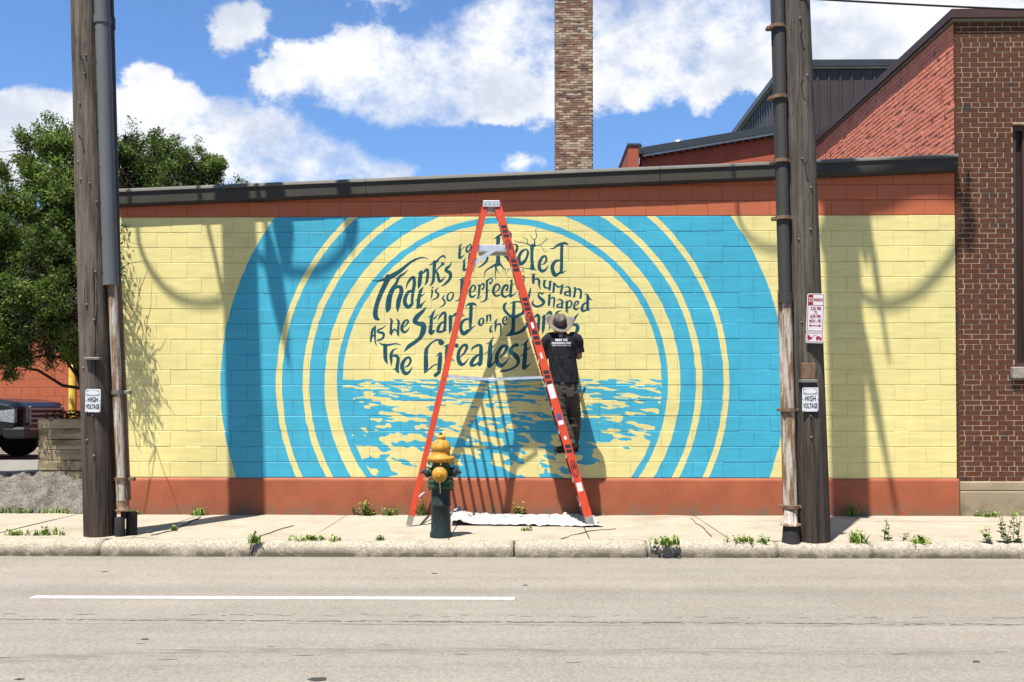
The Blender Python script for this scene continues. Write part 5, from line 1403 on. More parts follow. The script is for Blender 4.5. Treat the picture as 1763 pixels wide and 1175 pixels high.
# ------------------------------------------------------------------ person on the ladder
m_skin = mat('skin', (.36, .185, .12), .55, col2=(.31, .15, .095), scale=12)
m_shirt = mat('black_cotton', (.013, .014, .019), .85, col2=(.009, .010, .014), scale=5, bump=.3, bscale=160)
m_pants = mat('olive_canvas', (.070, .058, .042), .9, col2=(.040, .033, .025), scale=5, detail=6, bump=.5, bscale=60, dist=.004)
m_boot = mat('black_leather', (.018, .017, .016), .55, scale=20, bump=.3)
m_hat = mat('brown_felt_hat', (.20, .165, .145), .8, col2=(.15, .12, .105), scale=9, bump=.3, bscale=80)
m_hatc = mat('dark_hat_crown', (.055, .045, .037), .6, col2=(.14, .12, .10), scale=7, bump=.3, bscale=60)
m_hair = mat('dark_hair', (.03, .02, .015), .7)
m_print = mat('white_shirt_print', (.70, .70, .72), .8)
PYB = -.55
feetz = STEPZ[2] + .004
person = empty('person', (.47, PYB, feetz), 'person in black shirt, olive trousers and brim hat standing on the ladder facing the wall', 'person')
def P3(px, py, dy=0.0): return at(px, py, PYB + dy)
def chain(m, pts, n=18):
    """pts: (point, rx, ry) elliptical rings across the path, smoothed"""
    C = [Vector(p[0]) for p in pts]; out = []
    for i in range(len(C) - 1):
        a, b_, c_, d_ = C[max(0, i - 1)], C[i], C[i + 1], C[min(len(C) - 1, i + 2)]
        for k in range(4):
            t = k / 4
            q = .5 * ((2 * b_) + (c_ - a) * t + (2 * a - 5 * b_ + 4 * c_ - d_) * t * t + (3 * b_ - a - 3 * c_ + d_) * t ** 3)
            out.append((q, pts[i][1] * (1 - t) + pts[i + 1][1] * t, pts[i][2] * (1 - t) + pts[i + 1][2] * t))
    out.append((C[-1], pts[-1][1], pts[-1][2]))
    vs = []; prev = Vector((1, 0, 0))
    for i, (q, rx, ry) in enumerate(out):
        d = (out[min(i + 1, len(out) - 1)][0] - out[max(i - 1, 0)][0]).normalized()
        x = prev - d * prev.dot(d)
        x.normalize(); prev = x; y = d.cross(x)
        for j in range(n):
            a = 2 * math.pi * j / n; vs.append(q + x * math.cos(a) * rx + y * math.sin(a) * ry)
    fs = [(i * n + j, i * n + (j + 1) % n, (i + 1) * n + (j + 1) % n, (i + 1) * n + j) for i in range(len(out) - 1) for j in range(n)]
    fs += [tuple(range(n - 1, -1, -1)), tuple((len(out) - 1) * n + j for j in range(n))]
    m.add(vs, fs, True)
def fuse(name, m, material, parent, voxel, smooth=4, disp=None):
    me = m.mesh(name, material, ORG[parent.name]); o = bpy.data.objects.new('tmp', me); link(o)
    rm = o.modifiers.new('r', 'REMESH'); rm.mode = 'VOXEL'; rm.voxel_size = voxel
    s = o.modifiers.new('s', 'SMOOTH'); s.iterations = smooth; s.factor = .5
    dg = bpy.context.evaluated_depsgraph_get(); me2 = bpy.data.meshes.new_from_object(o.evaluated_get(dg))
    bpy.data.objects.remove(o); me2.name = name
    if disp:
        co = np.empty(len(me2.vertices) * 3, np.float32); no = np.empty_like(co)
        me2.vertices.foreach_get('co', co); me2.vertices.foreach_get('normal', no); co = co.reshape(-1, 3); no = no.reshape(-1, 3)
        for i in range(len(co)): co[i] += no[i] * disp(Vector(co[i]) + ORG[parent.name])
        me2.vertices.foreach_set('co', co.ravel())
    me2.polygons.foreach_set('use_smooth', [True] * len(me2.polygons)); me2.materials.clear(); me2.materials.append(material); me2.update()
    q = bpy.data.objects.new(name, me2); link(q); q.parent = parent; ORG[q.name] = ORG[parent.name]
    return q
hipc = P3(971, 664); chest = P3(967, 600); neck = P3(966, 574)
SL, SR = P3(943, 585), P3(992, 584)                     # shoulders
elL, elR = P3(934, 622, .05), P3(997, 614, .03)
haL, haR = P3(950, 600, .40), P3(985, 600, .36)         # both hands work at the wall
hdc = Vector((neck.x - .01, PYB + .01, neck.z + .11))
knL, knR = P3(964, 716, -.05), P3(988, 712, .05)
ftL = Vector((.475, PYB - .13, feetz)); ftR = Vector((.53, PYB + .13, feetz))
anL, anR = P3(978, 768, -.12), P3(987, 762, .12)
anL.x, anR.x = ftL.x + .055, ftR.x + .055; anL.z = anR.z = feetz + .11; anL.y, anR.y = ftL.y, ftR.y
# body: one continuous figure
m = MB()
chain(m, [(hipc + Vector((0, 0, -.04)), .13, .10), (hipc + Vector((0, 0, .10)), .12, .09), (chest, .15, .10), (chest + Vector((0, 0, .14)), .15, .09), (neck + Vector((0, 0, -.04)), .08, .07), (neck + Vector((0, 0, .05)), .055, .058), (hdc + Vector((0, -.01, -.02)), .06, .07)])
m.lathe(hdc + Vector((0, 0, -.1)), [(.02, -.02), (.055, .0), (.068, .04), (.077, .09), (.078, .13), (.068, .17), (.045, .20), (.01, .215)], 20)
# face features on the far side of the head (+Y)
f = hdc + Vector((0, .07, 0))
m.tube([f + Vector((0, .0, .035)), f + Vector((0, .022, -.008)), f + Vector((0, .0, -.02))], [.008, .014, .008], 8)
m.tube([f + Vector((-.02, -.004, -.045)), f + Vector((0, .006, -.045)), f + Vector((.02, -.004, -.045))], [.004, .007, .004], 8)
m.tube([f + Vector((-.02, -.015, -.085)), f + Vector((0, -.002, -.088)), f + Vector((.02, -.015, -.085))], [.014, .018, .014], 8)
for s in (-1, 1):
    m.lathe(f + Vector((s * .028, -.012, .025)), [(.004, -.012), (.014, 0), (.004, .010)], 10, axis=(0, 1, 0))
    m.tube([hdc + Vector((s * .077, .0, .02)), hdc + Vector((s * .088, -.012, .01)), hdc + Vector((s * .08, -.004, -.025))], [.010, .013, .007], 8)
for S_, E, Hn in ((SL, elL, haL), (SR, elR, haR)):
    d = (Hn - E).normalized()
    chain(m, [(S_ + Vector((0, 0, -.02)), .05, .055), (S_.lerp(E, .5), .045, .048), (E, .040, .042), (E.lerp(Hn, .35), .041, .040), (Hn - d * .05, .026, .022), (Hn, .028, .020)], 14)
for A_, K_, s in ((anL, knL, -1), (anR, knR, 1)):
    chain(m, [(hipc + Vector((s * .065, 0, -.03)), .085, .09), ((hipc + Vector((s * .06, 0, 0))).lerp(K_, .5), .07, .075), (K_, .052, .056), (K_.lerp(A_, .4), .052, .055), (A_, .036, .04), (A_ - Vector((0, 0, .05)), .036, .04)], 14)
# hands: palm, four fingers of different lengths, and a thumb leaving the side of the palm
for Hn, E, s in ((haL, elL, -1), (haR, elR, 1)):
    d = (Hn - E).normalized(); side = d.cross(Vector((0, 0, 1))).normalized(); upv = side.cross(d)
    chain(m, [(Hn - d * .01, .027, .019), (Hn + d * .035, .040, .016), (Hn + d * .080, .041, .014)], 12)
    for k, L in enumerate((.062, .074, .070, .054)):
        b0_ = Hn + d * .078 + side * (-.030 + .020 * k)
        p1 = b0_ + d * L * .42; p2 = p1 + (d * .8 - upv * .6).normalized() * L * .33; p3 = p2 + (d * .35 - upv * .95).normalized() * L * .28
        m.tube([b0_ - d * .02, b0_, p1, p2, p3], [.0095, .0095, .0090, .0082, .0062], 8)
    tb = Hn + d * .02 - side * s * .034
    m.tube([tb + side * s * .012, tb, tb + (d - side * s * .9).normalized() * .036, tb + (d * 1.2 - side * s * .5 - upv * .35).normalized() * .064], [.012, .0125, .0105, .0075], 8)
fuse('body', m, m_skin, person, .0062, 3)
# shirt
m = MB()
chain(m, [(hipc + Vector((.0, 0, .025)), .185, .135), (hipc + Vector((.0, 0, .12)), .18, .13), (chest + Vector((0, 0, -.06)), .185, .135), (chest + Vector((0, 0, .04)), .20, .135), (chest + Vector((-.003, 0, .12)), .185, .115), (neck + Vector((0, 0, -.035)), .10, .085), (neck + Vector((0, 0, .005)), .066, .066)], 24)
for S_, E in ((SL, elL), (SR, elR)):
    chain(m, [(chest.lerp(S_, .5) + Vector((0, 0, .07)), .09, .08), (S_ + Vector((0, 0, -.01)), .082, .085), (S_.lerp(E, .45), .076, .078), (S_.lerp(E, .80), .080, .078)], 16)
def fold(p):
    s = (p.z - hipc.z)
    a = mnoise.noise(Vector((p.x * 17 + p.z * 6, p.y * 5, p.z * 2.6))) * .017 + mnoise.noise(Vector((p.x * 38, p.y * 20, p.z * 9))) * .006
    return a * (1.25 if s < .35 else .7)
shirt = fuse('shirt', m, m_shirt, person, .009, 4, fold)
# trousers
m = MB()
chain(m, [(hipc + Vector((0, 0, .07)), .160, .118), (hipc + Vector((0, 0, -.02)), .170, .130), (hipc + Vector((0, 0, -.11)), .165, .130)], 22)
for A_, K_, s in ((anL, knL, -1), (anR, knR, 1)):
    h0 = hipc + Vector((s * .075, 0, -.08))
    chain(m, [(h0, .108, .12), (h0.lerp(K_, .5), .105, .112), (K_, .090, .095), (K_.lerp(A_, .5), .088, .095), (A_ + Vector((0, 0, .03)), .070, .078), (A_ + Vector((0, 0, -.045)), .074, .082)], 18)
def fold2(p):
    lo = max(0, min(1, (1.15 + feetz - p.z - .6) * 1.2))
    return mnoise.noise(Vector((p.x * 9, p.y * 9, p.z * 16))) * (.010 + .020 * lo) + mnoise.noise(Vector((p.x * 24, p.y * 24, p.z * 34))) * .008
trousers = fuse('trousers', m, m_pants, person, .009, 3, fold2)
for s in (-1, 1):
    m = MB(); c = hipc + Vector((s * .075, -.122, -.085)); m.box(c.x - .045, c.x + .045, c.y - .006, c.y + .03, c.z - .06, c.z + .045, ch=.006); m.build('back_pocket', m_pants, trousers)
# boots: toes towards the ladder's inside (-X)
for A_, ft in ((anL, ftL), (anR, ftR)):
    m = MB()
    chain(m, [(A_ + Vector((0, 0, .03)), .052, .052), (A_ + Vector((0, 0, -.03)), .052, .050), (A_ + Vector((-.005, 0, -.06)), .056, .046)], 14)
    z = feetz + .045
    chain(m, [(Vector((A_.x + .065, ft.y, z)), .04, .030), (Vector((A_.x + .01, ft.y, z + .01)), .046, .044), (Vector((A_.x - .08, ft.y, z + .002)), .050, .040), (Vector((A_.x - .16, ft.y, z - .008)), .046, .030), (Vector((A_.x - .195, ft.y, z - .012)), .03, .02)], 14)
    b_ = fuse('boot', m, m_boot, person, .008, 3)
    m = MB(); m.box(A_.x - .19, A_.x + .08, ft.y - .046, ft.y + .046, feetz + .001, feetz + .018, ch=.006); m.build('sole', m_stub, b_)
# hat, tilted back
hc = P3(963.5, 557, -.02)
nrm = Vector((.06, -.70, .71)).normalized(); hx = Vector((1, 0, 0)) - nrm * nrm.x; hx.normalize(); hyv = nrm.cross(hx)
m = MB(); nA, nR = 48, 6; vs = []
for i in range(nR + 1):
    for j in range(nA):
        a = 2 * math.pi * j / nA; r = .088 + (.178 - .088) * i / nR
        q = hc + hx * math.cos(a) * r + hyv * math.sin(a) * r * .93
        t = i / nR
        q += nrm * (t * t * (.075 * abs(math.cos(a)) ** 2.5 - .012 * abs(math.sin(a)) + .01 * math.sin(3 * a + 1)))
        vs.append(q)
m.add(vs, [(i * nA + j, i * nA + (j + 1) % nA, (i + 1) * nA + (j + 1) % nA, (i + 1) * nA + j) for i in range(nR) for j in range(nA)], True)
hat = m.build('hat', m_hat, person, fix=False); sd = hat.modifiers.new('t', 'SOLIDIFY'); sd.thickness = .004
m = MB(); prof = [(.097, -.03), (.092, 0), (.090, .03), (.084, .075), (.076, .105), (.055, .122), (.02, .118)]
n = 32; vs = []
for (r, h) in prof:
    for j in range(n):
        a = 2 * math.pi * j / n
        pinch = 1 - .10 * max(0, math.sin(a)) * (h / .12 if h > 0 else 0)
        dent = -.018 * math.exp(-(math.cos(a) * r / .03) ** 2) * (1 if h > .1 else 0)
        vs.append(hc + hx * math.cos(a) * r * pinch * .93 + hyv * math.sin(a) * r * 1.05 + nrm * (h + dent))
m.add(vs, [(i * n + j, i * n + (j + 1) % n, (i + 1) * n + (j + 1) % n, (i + 1) * n + j) for i in range(len(prof) - 1) for j in range(n)] + [tuple((len(prof) - 1) * n + j for j in range(n))], True)
m.build('hat_crown', m_hatc, hat)
m = MB(); vs = []
for h in (.002, .026):
    for j in range(n): a = 2 * math.pi * j / n; vs.append(hc + hx * math.cos(a) * .0885 + hyv * math.sin(a) * .0985 + nrm * h)
m.add(vs, [(j, (j + 1) % n, n + (j + 1) % n, n + j) for j in range(n)], True); m.build('hat_band', m_black, hat)
m = MB(); m.lathe(hdc + Vector((0, -.03, -.07)), [(.05, 0), (.075, .03), (.083, .08), (.080, .12)], 20); m.build('hair', m_hair, person)
# shirt print laid onto the back
bv = BVHTree.FromPolygons([v.co + ORG[person.name] for v in shirt.data.vertices], [tuple(p.vertices) for p in shirt.data.polygons])
def on_back(mb, c, vs, fs, sx=1.0):
    out = []
    for v in vs:
        o = Vector((c.x + v[0] * sx, -2.5, c.z + v[1])); h = bv.ray_cast(o, Vector((0, 1, 0)))
        y = h[0].y - .004 if h[0] else PYB - .13
        out.append((o.x, y - v[2] * .2, o.z))
    mb.add(out, fs)
m = MB()
tx = P3(966, 588).x
for txt, py, size, w in (('MARK THE', 587, .040, .150), ('OLD-SCHOOL WAY', 592.5, .040, .245)):
    vs, fs = text_mesh(txt, size, 1.0, bold=.0014 if size > .03 else .0004)
    xs = [v[0] for v in vs]; k = w / (max(xs) - min(xs))
    on_back(m, P3(966, py), vs, fs, k)
for k_ in range(22):                                   # the small third line, too blurred in the photograph to read
    u0 = -.118 + k_ * .0108; on_back(m, P3(966, 596.6), [(u0, -.004, 0), (u0 + .0082, -.004, 0), (u0 + .0082, .004, 0), (u0, .004, 0)], [(0, 1, 2, 3)])
n = 20
for (r0, r1) in ((.026, .019), (.011, .0)):
    vs = [(r0 * math.cos(2 * math.pi * j / n), r0 * .85 * math.sin(2 * math.pi * j / n), 0) for j in range(n)] + [(r1 * math.cos(2 * math.pi * j / n), r1 * .85 * math.sin(2 * math.pi * j / n), 0) for j in range(n)]
    on_back(m, P3(965, 579), vs, [(j, (j + 1) % n, n + (j + 1) % n, n + j) for j in range(n)])
m.build('shirt_print', m_print, shirt)
# brush in the side pocket and one at work
m_wood = mat('brush_wood', (.22, .10, .05), .5); m_br = mat('bristles', (.05, .045, .04), .8)
bq = empty('paint_brush', P3(1002, 680, -.05), 'paint brush sticking out of the trouser pocket', 'paint brush')
a, b_ = P3(998, 694, -.04), P3(1007, 668, -.06)
m = MB(); m.tube([a, a.lerp(b_, .7)], [.006, .010], 8); m.build('handle', m_wood, bq)
m = MB(); m.bar(a.lerp(b_, .7), b_, .03, .014, up=(0, -1, 0)); m.build('bristles', m_br, bq)
bq = empty('paint_brush', haR, 'thin paint brush held at the wall in the right hand', 'paint brush')
d = (haR - elR).normalized(); a = haR + d * .10 + Vector((0, 0, -.02))
b_ = Vector((a.x + .02, -.045, a.z + .08))
m = MB(); m.tube([a - (b_ - a) * .25, b_], [.004, .005], 8); m.build('handle', m_wood, bq)
m = MB(); m.tube([b_, b_ + (b_ - a).normalized() * .035], [.006, .002], 8); m.build('bristles', m_br, bq)

# ------------------------------------------------------------------ left: lot, bank, planter, post, rear wall, car
m_lot = mat('lot_asphalt', (.24, .225, .20), .95, col2=(.17, .16, .14), scale=2, detail=7, bump=.5, bscale=60, speckle=.3)
m_bank = mat('broken_concrete', (.17, .15, .125), .95, col2=(.045, .040, .032), scale=6, detail=8, vary=.8, bump=1, bscale=45, speckle=.5, dist=.012, spots=(.10, .10, .07), sscale=9, sth=.64)  # tree shade on the bank put into the colour as dark patches
LZ = .42
m = MB(); nX, nY = 260, 34; vs = []
xb0, xb1 = -13.5, BXL - .012
for i in range(nX + 1):
    x = xb0 + (xb1 - xb0) * i / nX
    for j in range(nY + 1):
        t = j / nY; y = .07 + t * 1.25
        prof_ = min(1, (t / .5)) ; z = LZ * (prof_ ** .8) * 1.0
        w = Vector((x * 2.2, y * 2.2, 0)); q = mnoise.noise(w) * .10 + mnoise.noise(w * 3.1) * .06 + mnoise.noise(w * 8) * .035 + mnoise.noise(w * 20) * .012
        cr = abs(mnoise.noise(Vector((x * .8, y * .8 + 3, 2)))); q -= .09 * max(0, 1 - cr * 12)
        z += q * min(1, t * 6 + .1) * (1 if t < .7 else max(.1, 1 - (t - .7) * 2.6)) + (.05 if t < .7 else .05 * (1 - (t - .7) / .3)) * min(1, t * 6)
        vs.append((x, y, z if j else -.06))
m.add(vs, [(i * (nY + 1) + j, (i + 1) * (nY + 1) + j, (i + 1) * (nY + 1) + j + 1, i * (nY + 1) + j + 1) for i in range(nX) for j in range(nY)], True)
struct(m.build('embankment', m_bank))
m = MB(); m.box(-60, BXL - .03, 1.2, 11.2, -.3, LZ); struct(m.build('parking_lot', m_lot))
# rear wall of painted blocks
RY = 10.4
rw = empty('rear_block_wall', (-12, RY, LZ), 'long red painted block wall behind the tree and parked car', 'wall')
m = MB(); m.box(-30, BXL - 1, RY + .014, RY + .2, .2, 3.1); m.build('wall_core', m_red, rw)
p_r0 = at(-12, 700, RY).x; p_r1 = at(150, 700, RY).x
rbk = []
for r in range(13):
    z0 = .45 + r * CRS; x = -30 + (BL / 2 if r % 2 else 0)
    while x < BXL - 1.3:
        rbk.append((x + .002, z0 + .003)); x += BL
rest2 = MB(); cm = None; cnt = 0
bmesh_ = MB(); bmesh_.box(0, BL - .006, 0, .016, 0, CRS - .009, ch=.0035); bme = bmesh_.mesh('block', m_red)
for (x, z) in rbk:
    if x + BL > p_r0 - .8 and x < p_r1 + .2 and cnt < 290:
        inst('block', bme, rw, (x, RY + br.uniform(-.002, .002), z)); cnt += 1
    else: rest2.box(x, x + BL - .006, RY, RY + .016, z, z + CRS - .009, ch=.0035)
rest2.build('blocks', m_red, rw)['kind'] = 'stuff'
m = MB(); m.box(-30, BXL - 1, RY - .05, RY + .25, 3.1, 3.2, ch=.01); m.build('coping', m_fas, rw)
# strip of grass and low kerb by the rear wall
m_grass = mat('grass_blade', (.075, .14, .028), .7, col2=(.045, .095, .018), scale=2.5)
def blades(m, x, y, z, n, h, spread, r, lean=.4, w=.006):
    for _ in range(n):
        a = r.uniform(0, 6.28); d = r.random() ** .6 * spread
        bx, by = x + math.cos(a) * d, y + math.sin(a) * d; hh = h * r.uniform(.5, 1.1); la = r.uniform(0, 6.28); ln = lean * hh * r.random()
        wx, wy = math.cos(la + 1.57) * w, math.sin(la + 1.57) * w
        tx_, ty_ = bx + math.cos(la) * ln, by + math.sin(la) * ln
        mx_, my_ = bx + math.cos(la) * ln * .35, by + math.sin(la) * ln * .35
        m.add([(bx - wx, by - wy, z), (bx + wx, by + wy, z), (mx_ + wx, my_ + wy, z + hh * .55), (mx_ - wx, my_ - wy, z + hh * .55), (tx_, ty_, z + hh)], [(0, 1, 2, 3), (3, 2, 4)])
gr = random.Random(4); m = MB()
gx0, gx1 = at(-40, 780, 9.0).x, at(150, 780, 9.0).x
for _ in range(900): blades(m, gr.uniform(gx0, gx1), gr.uniform(8.3, 10.3), LZ, 5, .16, .12, gr)
o = m.build('grass', m_grass, fix=False); o['kind'] = 'stuff'; tag(o, 'strip of green grass at the foot of the rear red wall', 'grass')
m = MB(); m.box(gx0 - 2, gx1, 8.0, 8.2, LZ - .1, LZ + .12, ch=.015); struct(m.build('lot_kerb', m_walk))
# planter of stacked timbers
m_plk = mat('mossy_plank', (.34, .27, .165), .92, col2=(.11, .09, .05), scale=4, detail=7, stretch=(.35, 1, 2), vary=.75, bump=.7, bscale=30, rnd=.35, spots=(.07, .085, .03), sscale=3.5, sth=.60)
YPl = .75
q0, q1 = at(66, 800, YPl), at(150, 800, YPl)
zt_, zb_ = at(100, 721, YPl).z, at(100, 829, YPl).z
plant = empty('planter', ((q0.x + q1.x) / 2, YPl + .5, zb_), 'weathered mossy wooden planter box of stacked boards', 'planter')
nb = 6; hh = (zt_ - zb_) / nb; D = .95
xr = q1.x + .06
for k in range(nb):
    z0, z1 = zb_ + k * hh + .005, zb_ + (k + 1) * hh - .004; j = br.uniform(-.008, .008)
    MB().box(q0.x + j, xr + j, YPl + j, YPl + .05 + j, z0, z1, ch=.006).build('board', m_plk, plant)
    MB().box(q0.x + j, xr + j, YPl + D - .05, YPl + D, z0, z1, ch=.006).build('board', m_plk, plant)
    MB().box(q0.x + j, q0.x + .05 + j, YPl + .055 + j, YPl + D - .055, z0, z1, ch=.006).build('board', m_plk, plant)
    MB().box(xr - .05 + j, xr + j, YPl + .055 + j, YPl + D - .055, z0, z1, ch=.006).build('board', m_plk, plant)
m_soil = mat('dark_soil', (.05, .038, .028), .95, scale=20, bump=1)
MB().box(q0.x + .06, xr - .06, YPl + .06, YPl + D - .06, zb_, zt_ - .05).build('soil', m_soil, plant)
m_dead = mat('dead_leaves', (.10, .045, .022), .8, col2=(.05, .022, .012), scale=20)
m = MB()
for _ in range(420):
    x, y = gr.uniform(q0.x + .02, xr), gr.uniform(YPl, YPl + D); z = zt_ - .05 + gr.random() ** 2 * .16; a, e, s = gr.uniform(0, 6.28), gr.uniform(-1, 1), gr.uniform(.02, .05)
    u = Vector((math.cos(a), math.sin(a), e)).normalized() * s; v = u.cross(Vector((gr.uniform(-1, 1), gr.uniform(-1, 1), 1))).normalized() * s * .5
    c = Vector((x, y, z)); m.add([c - u, c + v, c + u, c - v], [(0, 1, 2, 3)])
m.build('leaf_litter', m_dead, plant, fix=False)['kind'] = 'stuff'
# yellow post
m_yel = mat('yellow_post_paint', (.72, .52, .10), .5, col2=(.62, .42, .07), scale=5)
yp = at(125, 700, 2.6); post = empty('bollard', (yp.x, 2.6, LZ), 'yellow steel post standing behind the wooden planter', 'bollard')
m = MB(); m.lathe((yp.x, 2.6, LZ - .05), [(.062, 0), (.062, zat(634, 2.6, 125) - LZ + .05), (.05, zat(630, 2.6, 125) - LZ + .05), (.01, zat(628, 2.6, 125) - LZ + .05)], 20); m.build('pipe', m_yel, post)

# car
m_car = mat('black_car_paint', (.006, .006, .007), .25, spec=.35, coat=.3, scale=1)
m_cglass = mat('dark_glass', (.012, .014, .016), .05, spec=.8)
m_chr = mat('chrome', (.30, .30, .31), .3, metallic=.9, col2=(.22, .22, .23))
m_tyre = mat('tyre_rubber', (.018, .018, .018), .85)
m_lamp = mat('headlight_glass', (.40, .43, .46), .08, col2=(.12, .13, .14), scale=24, spec=.9, coat=1)
m_plast = mat('black_plastic', (.02, .02, .021), .5)
CYr = 5.3; cw = 1.95; zg = LZ
xf = at(74, 720, CYr + .9).x - .0
car = empty('parked_car', (xf - 2.3, CYr + cw / 2, zg), 'black pickup truck with chrome barred grille parked at the left edge', 'car')
def cprism(m, prof, y0, y1, mi=0):
    m.prism([(xf + u, zg + v) for u, v in prof], y0, y1, 'y', mi)
def loft_car(prof_in, prof_out, y0, yin0, yin1, y1, m):
    n = len(prof_in)
    rings = [[(xf + u, y0, zg + v) for u, v in prof_out], [(xf + u, yin0, zg + v) for u, v in prof_in], [(xf + u, yin1, zg + v) for u, v in prof_in], [(xf + u, y1, zg + v) for u, v in prof_out]]
    vs = [p for r_ in rings for p in r_]
    fs = [(k * n + i, k * n + (i + 1) % n, (k + 1) * n + (i + 1) % n, (k + 1) * n + i) for k in range(3) for i in range(n)] + [tuple(range(n)), tuple(3 * n + i for i in range(n))]
    m.add(vs, fs)
pi_ = [(-.02, .50), (0, .62), (0, 1.0), (-.10, 1.10), (-.5, 1.155), (-1.25, 1.18), (-1.3, 1.18), (-5.3, 1.12), (-5.4, 1.0), (-5.4, .45), (-4.6, .42), (-1.0, .42)]
po_ = [(-.14, .50), (-.11, .62), (-.11, .96), (-.22, 1.03), (-.55, 1.08), (-1.25, 1.10), (-1.3, 1.10), (-5.28, 1.04), (-5.36, .95), (-5.36, .45), (-4.6, .42), (-1.0, .42)]
m = MB(); loft_car(pi_, po_, CYr, CYr + .16, CYr + cw - .16, CYr + cw, m); body_ = m.build('body', m_car, car)
bv_ = body_.modifiers.new('b', 'BEVEL'); bv_.width = .03; bv_.segments = 3; bv_.limit_method = 'ANGLE'
m = MB(); loft_car([(-1.3, 1.15), (-1.95, 1.80), (-3.3, 1.83), (-3.7, 1.15)], [(-1.3, 1.1), (-2.0, 1.76), (-3.28, 1.78), (-3.65, 1.1)], CYr + .09, CYr + .22, CYr + cw - .22, CYr + cw - .09, m); m.build('cabin', m_car, car)
m = MB(); m.add([(xf - 1.36, CYr + .26, zg + 1.20), (xf - 1.36, CYr + cw - .26, zg + 1.20), (xf - 1.93, CYr + cw - .30, zg + 1.765), (xf - 1.93, CYr + .30, zg + 1.765)], [(0, 1, 2, 3)])
for v in range(4): pass
w_ = m.build('windshield', m_cglass, car); w_.location = (.012, 0, .012)
for s, y in ((-1, CYr + .085), (1, CYr + cw - .085)):
    m = MB(); m.box(xf - 2.6, xf - 1.75, y - .006 * (s > 0), y + .006 * (s < 0) , zg + 1.2, zg + 1.2); m.prism([(xf - 1.62, zg + 1.22), (xf - 2.05, zg + 1.68), (xf - 2.55, zg + 1.70), (xf - 2.55, zg + 1.22)], y - .008, y + .03, 'y'); m.build('side_window', m_cglass, car)
gx_ = xf + .004
m = MB(); m.box(gx_ - .02, gx_ + .012, CYr + .34, CYr + cw - .34, zg + .66, zg + 1.0); grl = m.build('grille', m_plast, car)
for k in range(4):
    MB().box(gx_ + .014, gx_ + .05, CYr + .33, CYr + cw - .33, zg + .665 + k * .090, zg + .71 + k * .090, ch=.008).build('bar', m_chr, grl)
for y in (CYr + .33, CYr + cw - .33): MB().box(gx_ + .014, gx_ + .055, y - .025, y + .0, zg + .64, zg + 1.01, ch=.006).build('frame', m_chr, grl)
for s, y0, y1 in ((0, CYr - .004, CYr + .30), (1, CYr + cw - .30, CYr + cw + .004)):
    m = MB()
    ya, yb_ = (y0, y1) if s == 0 else (y1, y0)
    m.add([(xf - .40, ya, zg + .74), (xf - .095, ya, zg + .70), (xf + .018, yb_, zg + .70), (xf + .018, yb_, zg + .99), (xf - .095, ya, zg + .96), (xf - .40, ya, zg + .93),
           (xf - .40, (ya * .9 + yb_ * .1), zg + .74), (xf - .15, yb_, zg + .70), (xf - .15, yb_, zg + .99), (xf - .40, (ya * .9 + yb_ * .1), zg + .93)],
          [(0, 1, 4, 5), (1, 2, 3, 4), (2, 7, 8, 3), (0, 5, 9, 6), (6, 9, 8, 7), (0, 6, 7, 2, 1), (5, 4, 3, 8, 9)])
    m.build('headlight', m_lamp, car)
m = MB(); m.box(xf - .30, xf + .10, CYr - .01, CYr + cw + .01, zg + .40, zg + .62, ch=.04); bp_ = m.build('bumper', m_plast, car)
m = MB(); m.box(xf + .10, xf + .115, CYr + .2, CYr + cw - .2, zg + .565, zg + .595); m.build('trim', m_chr, bp_)
for k, x in enumerate((xf - .95, xf - 4.3)):
    for y, s in ((CYr + .13, -1), (CYr + cw - .13, 1)):
        m = MB(); m.lathe((x, y - s * .12, zg + .40), [(.26, 0), (.38, .0), (.41, .03), (.41, .21), (.38, .24), (.25, .24)], 32, axis=(0, s, 0)); wh = m.build('wheel', m_tyre, car)
        m = MB(); m.lathe((x, y - s * .10, zg + .40), [(.25, 0), (.25, .215), (.08, .20), (.05, .225)], 20, axis=(0, s, 0)); m.build('rim', m_chr, wh)
        m = MB(); m.tube([(x + .46 * math.cos(a), y - s * -.116, zg + .40 + .46 * math.sin(a)) for a in [math.pi * j / 14 for j in range(15)]], .035, 8); m.build('wheel_arch', m_plast, car)

